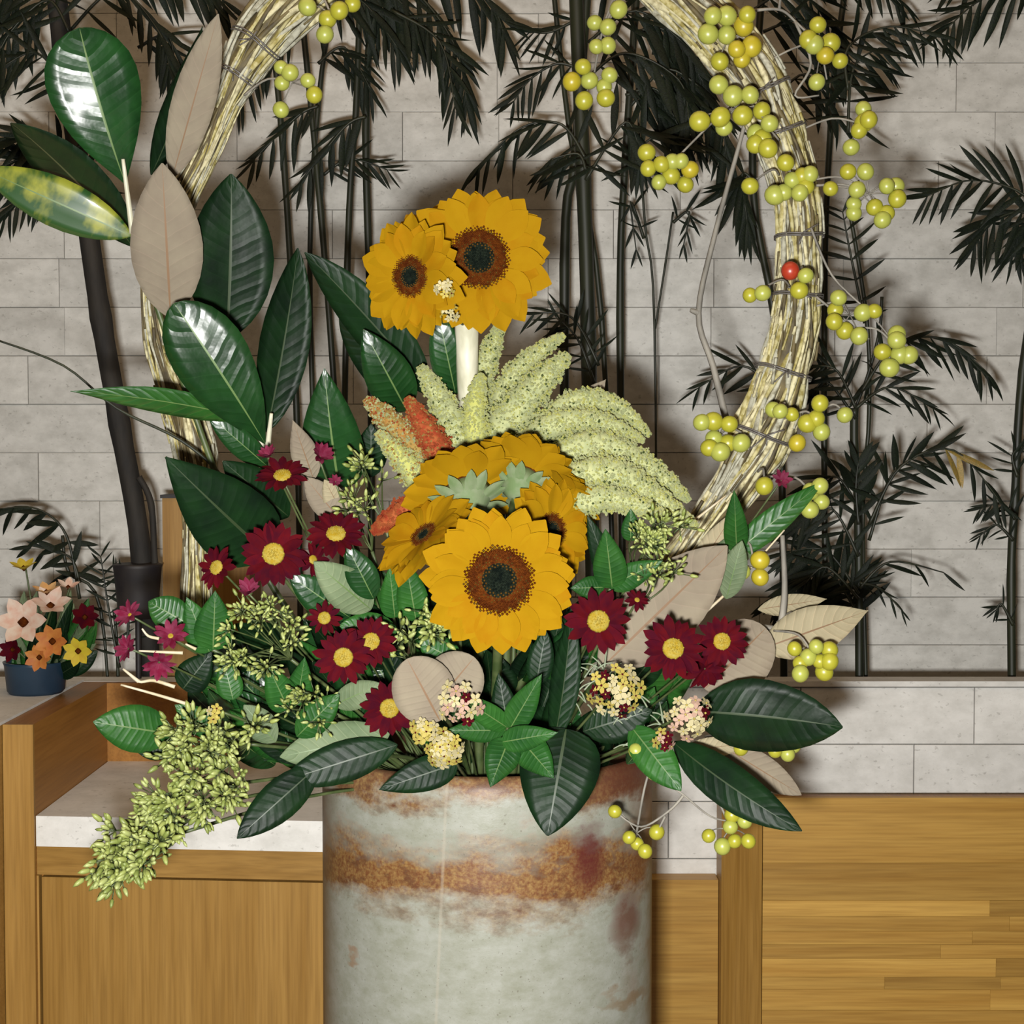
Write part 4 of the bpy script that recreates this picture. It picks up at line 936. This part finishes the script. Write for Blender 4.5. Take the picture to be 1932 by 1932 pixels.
# ------------------------------------------------------------------ seed heads (buds on fine stems)
bm = bmesh.new(); bmesh.ops.create_icosphere(bm, subdivisions=1, radius=1)
for v in bm.verts: v.co = Vector((v.co.x*.42*(1-.25*v.co.z), v.co.y*.42*(1-.25*v.co.z), v.co.z))
BM = []
for mt in BUD:
    me = bpy.data.meshes.new('bud'); bm.to_mesh(me); me.materials.append(mt); me.polygons.foreach_set('use_smooth', [True]*len(me.polygons)); BM.append(me)
bm.free()
def seedhead(label, c, d, rx, ry, n, blen=10, ang=0, depth=.03):
    n = int(min(n*1.5, 290)); p = P(c[0], c[1], d); base = root_pt(p); t = thing('seed_head', label, 'seed head', base, 'green seed heads in the bouquet')
    hub = p.lerp(base, .15)+Vector((0, .025, 0)); m = MB(); m.tube(spline([base, (base+hub)/2+Vector((0, 0, .01)), hub], 5), [.002]*11, 5)
    ca, sa = math.cos(math.radians(ang)), math.sin(math.radians(ang)); subs = []
    for k in range(max(5, n//12)):
        a = R.uniform(0, 2*PI); f = math.sqrt(R.random())*.72; ux, uy = f*rx*math.cos(a), f*ry*math.sin(a)
        q = P(c[0]+ux*ca-uy*sa, c[1]+ux*sa+uy*ca, d+R.uniform(-depth, depth*.3)+.012)
        mid = (hub+q)/2+Vector((R.uniform(-.008, .008), .01, R.uniform(-.006, .01))); m.tube(spline([hub, mid, q], 4), .0009, 4); subs.append(q)
    per = n//len(subs)+1
    for q in subs:
        out = (q-hub).normalized(); n_bud = 0
        for k in range(per):
            dr = Vector((R.gauss(0, 1), R.gauss(-.6, .8), R.gauss(0, 1))).normalized()*.9+out*.5; dr.normalize()
            ln = S(R.uniform(8, 34), d); e = q+dr*ln; m.tube([q, e], .0007, 3)
            s = S(blen*1.12, d)*R.uniform(.7, 1.2)
            link('bud', R.choice(BM), t, frame(e+dr*s*.8, dr) @ Matrix.Diagonal((s*.95, s*.95, s, 1)))
    m.obj('stem', M['stem'], t)
seedhead('rounded green seed head right of the two pointed leaves', (490, 1205), 1.53, 92, 88, 150, 8)
seedhead('wide seed head below the left daisies, uppermost of the hanging spray', (395, 1400), 1.52, 145, 80, 195, 11)
seedhead('seed head in the middle of the hanging spray over the slab', (370, 1490), 1.50, 130, 66, 190, 11, -20)
seedhead('seed head at the end of the hanging spray in front of the cabinet', (240, 1605), 1.48, 108, 78, 190, 12, -35)
seedhead('loose seed head trailing lower left below the hanging spray', (285, 1545), 1.50, 80, 60, 110, 10)
seedhead('small seed head left of the front sunflower', (818, 1165), 1.52, 56, 52, 60, 10)
seedhead('sparse green seed head below the left sunflower petals', (760, 1215), 1.54, 45, 45, 26, 10)
seedhead('seed head tucked below the lowest plume at right', (1235, 1005), 1.55, 80, 34, 90, 8)
seedhead('small seed head above the tan leaf at right', (1245, 1085), 1.55, 42, 34, 36, 8)
seedhead('sparse seed sprig left of the olive green plume', (700, 895), 1.58, 40, 40, 24, 9)
seedhead('seed sprig between the tan leaf and the scarlet plume', (672, 958), 1.57, 40, 30, 26, 8)
seedhead('seed head half hidden between green leaves below the left pair of daisies', (590, 1330), 1.54, 70, 45, 50, 8)
# ------------------------------------------------------------------ berries
bm = bmesh.new(); bmesh.ops.create_uvsphere(bm, u_segments=14, v_segments=9, radius=1)
BR = []
for mt in BER:
    me = bpy.data.meshes.new('berry'); bm.to_mesh(me); me.materials.append(mt); me.polygons.foreach_set('use_smooth', [True]*len(me.polygons)); BR.append(me)
bm.free()
def berries(label, pts, d, anchor, r=17, red=()):
    c = Vector(); ps = []
    for i, (x, y) in enumerate(pts):
        ps.append(P(x, y, d+R.uniform(-.012, .012)))
    A = P(*anchor); t = thing('berry_sprig', label, 'berries', A, 'yellow green berry clusters')
    cx = sum(p[0] for p in pts)/len(pts); cy = sum(p[1] for p in pts)/len(pts)
    hub = P(cx, cy-4, d+.018); m = MB(); m.tube(spline([A, (A+hub)/2+Vector((R.uniform(-.01, .01), -.005, .01)), hub], 5), .0013, 5)
    for i, q in enumerate(ps):
        s = S(r, d)*R.uniform(.86, 1.08)
        m.tube(spline([hub, (hub+q)/2+Vector((0, .004, .004)), q+Vector((0, s*.4, s*.5))], 3), .0008, 4)
        me = BR[3] if i in red else R.choices(BR[:3], (4, 5, .7))[0]
        link('berry', me, t, Matrix.Translation(q) @ Matrix.Rotation(R.uniform(0, 6), 4, 'Y') @ Matrix.Diagonal((s, s*.97, s*1.03, 1)))
    m.obj('stem', M['twig'], t)
DB = 1.71
berries('berries covering the arch at the top right corner of its bend', [(1371, 30), (1403, 49), (1336, 64), (1371, 66), (1390, 93), (1418, 88), (1358, 116), (1410, 28), (1345, 30), (1400, 112)], DB, (1390, 75, 1.76), 18)
berries('berries lying on the arch just below the topmost bunch', [(1356, 160), (1383, 181), (1415, 179), (1437, 209), (1401, 218), (1452, 233), (1359, 221), (1366, 241), (1320, 229)], DB, (1430, 190, 1.76), 18)
berries('small bunch of berries on the inner edge of the arch', [(1425, 251), (1425, 272), (1449, 280), (1438, 262)], DB, (1470, 265, 1.76), 17)
berries('berries crossing the front of the arch below its bend', [(1482, 307), (1513, 332), (1528, 329), (1479, 363), (1509, 364), (1462, 368), (1495, 340), (1520, 352)], DB, (1500, 330, 1.76), 18)
berries('single berry inside the arch left of the crossing bunch', [(1415, 351)], DB, (1470, 330, 1.77), 17)
berries('berries high up outside the arch', [(1543, 47), (1536, 84), (1567, 81), (1585, 115), (1541, 155), (1557, 105), (1525, 75)], 1.78, (1440, 120, 1.8), 17)
berries('short string of berries outside the arch above the large hanging bunch', [(1629, 206), (1639, 226), (1621, 246), (1606, 278), (1630, 232)], 1.76, (1500, 250, 1.8), 17)
berries('large loose bunch of berries hanging right of the arch', [(1567, 356), (1600, 324), (1633, 324), (1673, 351), (1690, 351), (1617, 358), (1611, 385), (1693, 375), (1650, 391), (1673, 402), (1611, 402), (1665, 415)], 1.76, (1530, 340, 1.8), 16)
berries('one red berry with two yellow ones on the straight part of the arch', [(1491, 511), (1520, 520), (1508, 548)], DB, (1500, 520, 1.77), 16, red=(0,))
berries('pair of berries at the inner side of the straight arch', [(1439, 553), (1415, 557)], DB, (1490, 540, 1.77), 15)
berries('berries strung on a twig right of the straight arch', [(1582, 562), (1650, 587), (1628, 590), (1574, 607), (1594, 624), (1621, 634), (1576, 585)], 1.75, (1530, 580, 1.79), 16)
berries('bunch of berries at the right end of the twig', [(1692, 631), (1692, 642), (1665, 664), (1698, 669), (1715, 670), (1678, 694)], 1.75, (1600, 620, 1.77), 17)
berries('berries outside the arch where it bends inward', [(1547, 761), (1523, 799), (1550, 815), (1504, 836), (1540, 790)], 1.70, (1480, 790, 1.75), 17)
berries('lone berry hanging right of the lower arch', [(1594, 783)], 1.74, (1540, 780, 1.77), 16)
berries('two berries on the lower bend of the arch', [(1459, 773), (1494, 782), (1472, 776)], DB-.01, (1460, 780, 1.75), 15)
berries('bunch of berries inside the lower bend of the arch', [(1324, 797), (1346, 795), (1376, 800), (1347, 827), (1374, 836), (1398, 836), (1359, 853), (1338, 845)], 1.72, (1420, 830, 1.77), 17)
berries('berries by the green tipped leaf right of the arch foot', [(1547, 917), (1530, 927), (1550, 947), (1528, 962), (1513, 947)], 1.69, (1440, 900, 1.75), 17)
berries('single pale berry beside the tiny magenta flower', [(1442, 917)], 1.69, (1430, 890, 1.75), 17)
berries('three berries under the leaves at the arch foot', [(1434, 1057), (1434, 1089), (1400, 1079)], 1.64, (1400, 1020, 1.68), 17)
berries('crowded bunch of berries below the cream leaf at far right', [(1499, 1224), (1540, 1220), (1565, 1226), (1510, 1251), (1547, 1248), (1565, 1248), (1555, 1268), (1510, 1271), (1525, 1240)], 1.60, (1460, 1190, 1.66), 16)
berries('flat bunch of berries between the two dark right hand leaves', [(1462, 1417), (1498, 1408), (1486, 1423), (1435, 1434), (1398, 1412), (1428, 1408), (1412, 1420), (1448, 1402)], 1.62, (1330, 1390, 1.66), 15)
berries('berries dangling lowest at right in front of the oak counter', [(1405, 1550), (1378, 1560), (1337, 1577), (1386, 1587), (1412, 1587), (1363, 1597), (1381, 1538)], 1.56, (1270, 1420, 1.60), 15)
berries('berries dangling against the right side of the vase', [(1160, 1531), (1239, 1570), (1187, 1580), (1202, 1592), (1217, 1606)], 1.56, (1230, 1440, 1.58), 14)
berries('two berries on the right rim of the vase', [(1200, 1417), (1234, 1459)], 1.55, (1220, 1400, 1.58), 14)
berries('berries hanging inside the top of the arch, highest of two', [(1122, 43), (1147, 51), (1167, 18), (1125, 88), (1147, 86)], 1.78, (1180, -60, 1.8), 16)
berries('berries hanging inside the top of the arch, lower of two', [(1100, 126), (1079, 154), (1112, 152), (1150, 142), (1140, 164), (1102, 190), (1143, 185)], 1.77, (1190, -50, 1.8), 17)
berries('bunch of berries inside the arch above the bare twig', [(1220, 288), (1223, 318), (1248, 310), (1243, 344), (1269, 305), (1266, 331), (1285, 304), (1302, 320), (1293, 348)], 1.76, (1380, 200, 1.8), 16)
berries('berries under the left top of the arch', [(580, 13), (618, 36), (613, 65), (665, 8), (640, 20)], 1.72, (600, -40, 1.78), 16)
berries('berries hanging right of the left arch arm', [(530, 127), (547, 137), (532, 157), (581, 152), (593, 179), (530, 207)], 1.72, (460, 180, 1.76), 15)
# ------------------------------------------------------------------ twigs and fine sprigs
def twig(name, label, cat, paths, d, r, mt='twig', base=None):
    b = P(*base) if base else P(paths[0][0][0], paths[0][0][1], d)
    t = thing(name, label, cat, b); m = MB()
    for pts in paths:
        q = spline([P(x, y, d) for x, y in pts], 5); m.tube(q, [S(r, d)*(1-.5*i/(len(q)-1)) for i in range(len(q))], 6)
    m.obj('stem', M[mt], t); return t
twig('bare_twig', 'bare grey twig hanging inside the right side of the arch', 'twig', [[(1372, 800), (1345, 690), (1318, 590), (1352, 430), (1390, 290), (1420, 180)], [(1318, 590), (1302, 585)]], 1.85, 7)
twig('bare_twig', 'wiry twig looping around the berries outside the arch top', 'twig', [[(1420, 20), (1470, 18), (1500, 40), (1545, 90), (1560, 150)], [(1500, 40), (1530, 120), (1500, 180), (1545, 180)], [(1470, 18), (1475, -30)]], 1.79, 3.2)
twig('bare_twig', 'wiry twig beside the long string of berries right of the arch', 'twig', [[(1540, 350), (1600, 350), (1640, 380)], [(1530, 430), (1570, 520), (1640, 590), (1690, 650)], [(1540, 560), (1590, 600), (1640, 640)]], 1.77, 2.6)
twig('bare_twig', 'thick grey stick standing below the arch foot at right', 'twig', [[(1440, 1275), (1468, 1200), (1480, 1120), (1476, 1010)], [(1470, 1180), (1500, 1160), (1530, 1200)], [(1470, 1190), (1420, 1180)]], 1.68, 9)
twig('bare_twig', 'long straight pale twig crossing the dark gap at the arch foot', 'twig', [[(1320, 1165), (1390, 1100), (1480, 1000)], [(1300, 990), (1370, 935)]], 1.66, 3.2, 'twigp')
twig('bare_twig', 'branched twig carrying the berries that dangle from the right rim', 'twig', [[(1220, 1400), (1255, 1470), (1290, 1500), (1340, 1540), (1380, 1550)], [(1290, 1500), (1262, 1530), (1210, 1560), (1165, 1535)], [(1255, 1540), (1240, 1570)]], 1.565, 3)
twig('cut_twig', 'pale cut twigs poking out at the far left of the bouquet', 'twig', [[(330, 1296), (290, 1284), (262, 1286), (240, 1268)], [(365, 1332), (300, 1312), (228, 1292)], [(262, 1286), (232, 1262)]], 1.52, 4, 'twigp')
twig('cut_twig', 'white edged thin stems among the leftmost magenta flowers', 'twig', [[(345, 1232), (300, 1230), (262, 1228)], [(300, 1205), (280, 1200), (268, 1186)], [(370, 1225), (350, 1215)]], 1.50, 3.5, 'twigp')
twig('curved_stem', 'long dark stem sweeping in from the left edge under the narrow leaf', 'stem', [[(480, 1000), (420, 900), (340, 830), (220, 770), (120, 690), (-10, 640)]], 1.72, 4, 'cane')
for k, (cx, cy) in enumerate(((1110, 1300), (1215, 1370))):
    ps = []
    for i in range(30):
        a = R.uniform(0, 2*PI); x = cx+R.uniform(-45, 45); y = cy+R.uniform(-45, 45); ps.append([(x, y), (x+14*math.cos(a), y+14*math.sin(a)-6), (x+30*math.cos(a), y+30*math.sin(a)-6)])
    t = twig('feathery_sprig', ('silver green feathery needles left of the cream florets' if k == 0 else 'silver green feathery needles between the two right floret clusters'), 'sprig', ps, 1.56, 2.0, 'sagestem')
# ------------------------------------------------------------------ small bouquet in the back at left
pp = P(68, 1305, 2.40); pb = Vector((pp.x, 2.40, ZT+.004))
m = MB(); m.lathe([(0, 0), (.040, 0), (.044, .005), (.048, .045), (.050, .05), (.046, .05), (.044, .02), (0, .02)], 28, 0, pb)
tag(m.obj('flower_bowl', M['bluepot'], org=pb), 'dark blue bowl on the stone counter at the left edge', 'bowl')
def bq(label, x, y, r, nrm, mt, n=6, cat='flower', yel=True):
    p = P(x, y, 2.36); mw = frame(p, Vector(nrm)); base = pb+Vector((R.uniform(-.02, .02), R.uniform(-.02, .02), .035))
    r *= 1.25; t = thing('lily' if n == 6 else 'small_flower', label, cat, base, 'flowers of the small background bouquet')
    L = S(r, 2.36); me = petal_mesh(L, L*.55, mt, .1, n=5)
    for k in range(n):
        link('petal', me, t, mw @ Matrix.Rotation(2*PI*k/n, 4, 'Z') @ Matrix.Rotation(-.45, 4, 'Y'))
    m = MB(); m.blob((0, 0, L*.1), L*.22); link('flower_centre', m.mesh('flower_centre', [M['d_rim'] if yel else M['yel']]), t, mw)
    stemtube(t, [base, (base+p)/2, p+Vector((0, .01, 0))], .0015)
wh = mat('white_lily', (.55, .45, .36, 1), (.5, .3, .22, 1), 60, .6); ye = mat('yellow_bloom', (.45, .36, .02, 1), (.4, .28, .02, 1), 60, .6); orr = mat('orange_bloom', (.42, .17, .03, 1), (.35, .1, .02, 1), 60, .6)
peach = mat('peach_bud', (.5, .25, .08, 1), (.5, .32, .14, 1), 60, .6)
for a in [('blush white lily at the left edge of the small bouquet', 45, 1175, 44, (.1, -1, .3), wh), ('pale lily leaning right in the small bouquet', 95, 1145, 34, (.3, -.7, .8), wh),
          ('yellow bud standing highest in the small bouquet', 45, 1075, 24, (0, -.3, 1), ye), ('peach bud beside the yellow one in the small bouquet', 88, 1120, 24, (0, -.3, 1), peach),
          ('orange flower low in the small bouquet', 100, 1210, 30, (0, -1, .1), orr, 7), ('yellow flower lowest at the right of the small bouquet', 148, 1228, 26, (.1, -1, 0), ye, 7),
          ('small dark red flower at the right of the small bouquet', 160, 1165, 24, (.3, -1, .3), M['red'], 7), ('brownish orange flower in the middle of the small bouquet', 75, 1240, 24, (0, -1, 0), orr, 7), ('dark red flower at the left edge of the small bouquet', 25, 1225, 22, (-.2, -1, 0), M['red'], 7), ('white bud leaning right at the top of the small bouquet', 128, 1110, 20, (.2, -.4, 1), wh, 5)]: bq(*a)
for k, (lab, xs) in enumerate((('green leaves at the left of the small background bouquet', (25, 90)), ('green leaves at the right of the small background bouquet', (80, 185)))):
    t = thing('bouquet_greenery', lab, 'foliage', pb+Vector((0, 0, .035)))
    for i in range(26):
        x = R.uniform(*xs); y = R.uniform(1120, 1265)
        leaf(t, (68+(x-68)*.5, 1275), (x, y-12), R.uniform(22, 36), 2.40, 2.40+R.uniform(-.04, .03), R.choice(('magd', 'magd', 'holly', 'sage')), 'ell', .05, .3, .03, R.uniform(-40, 40))
    stemtube(t, [pb+Vector((0, 0, .02)), P(sum(xs)/2, 1230, 2.40)], .003)
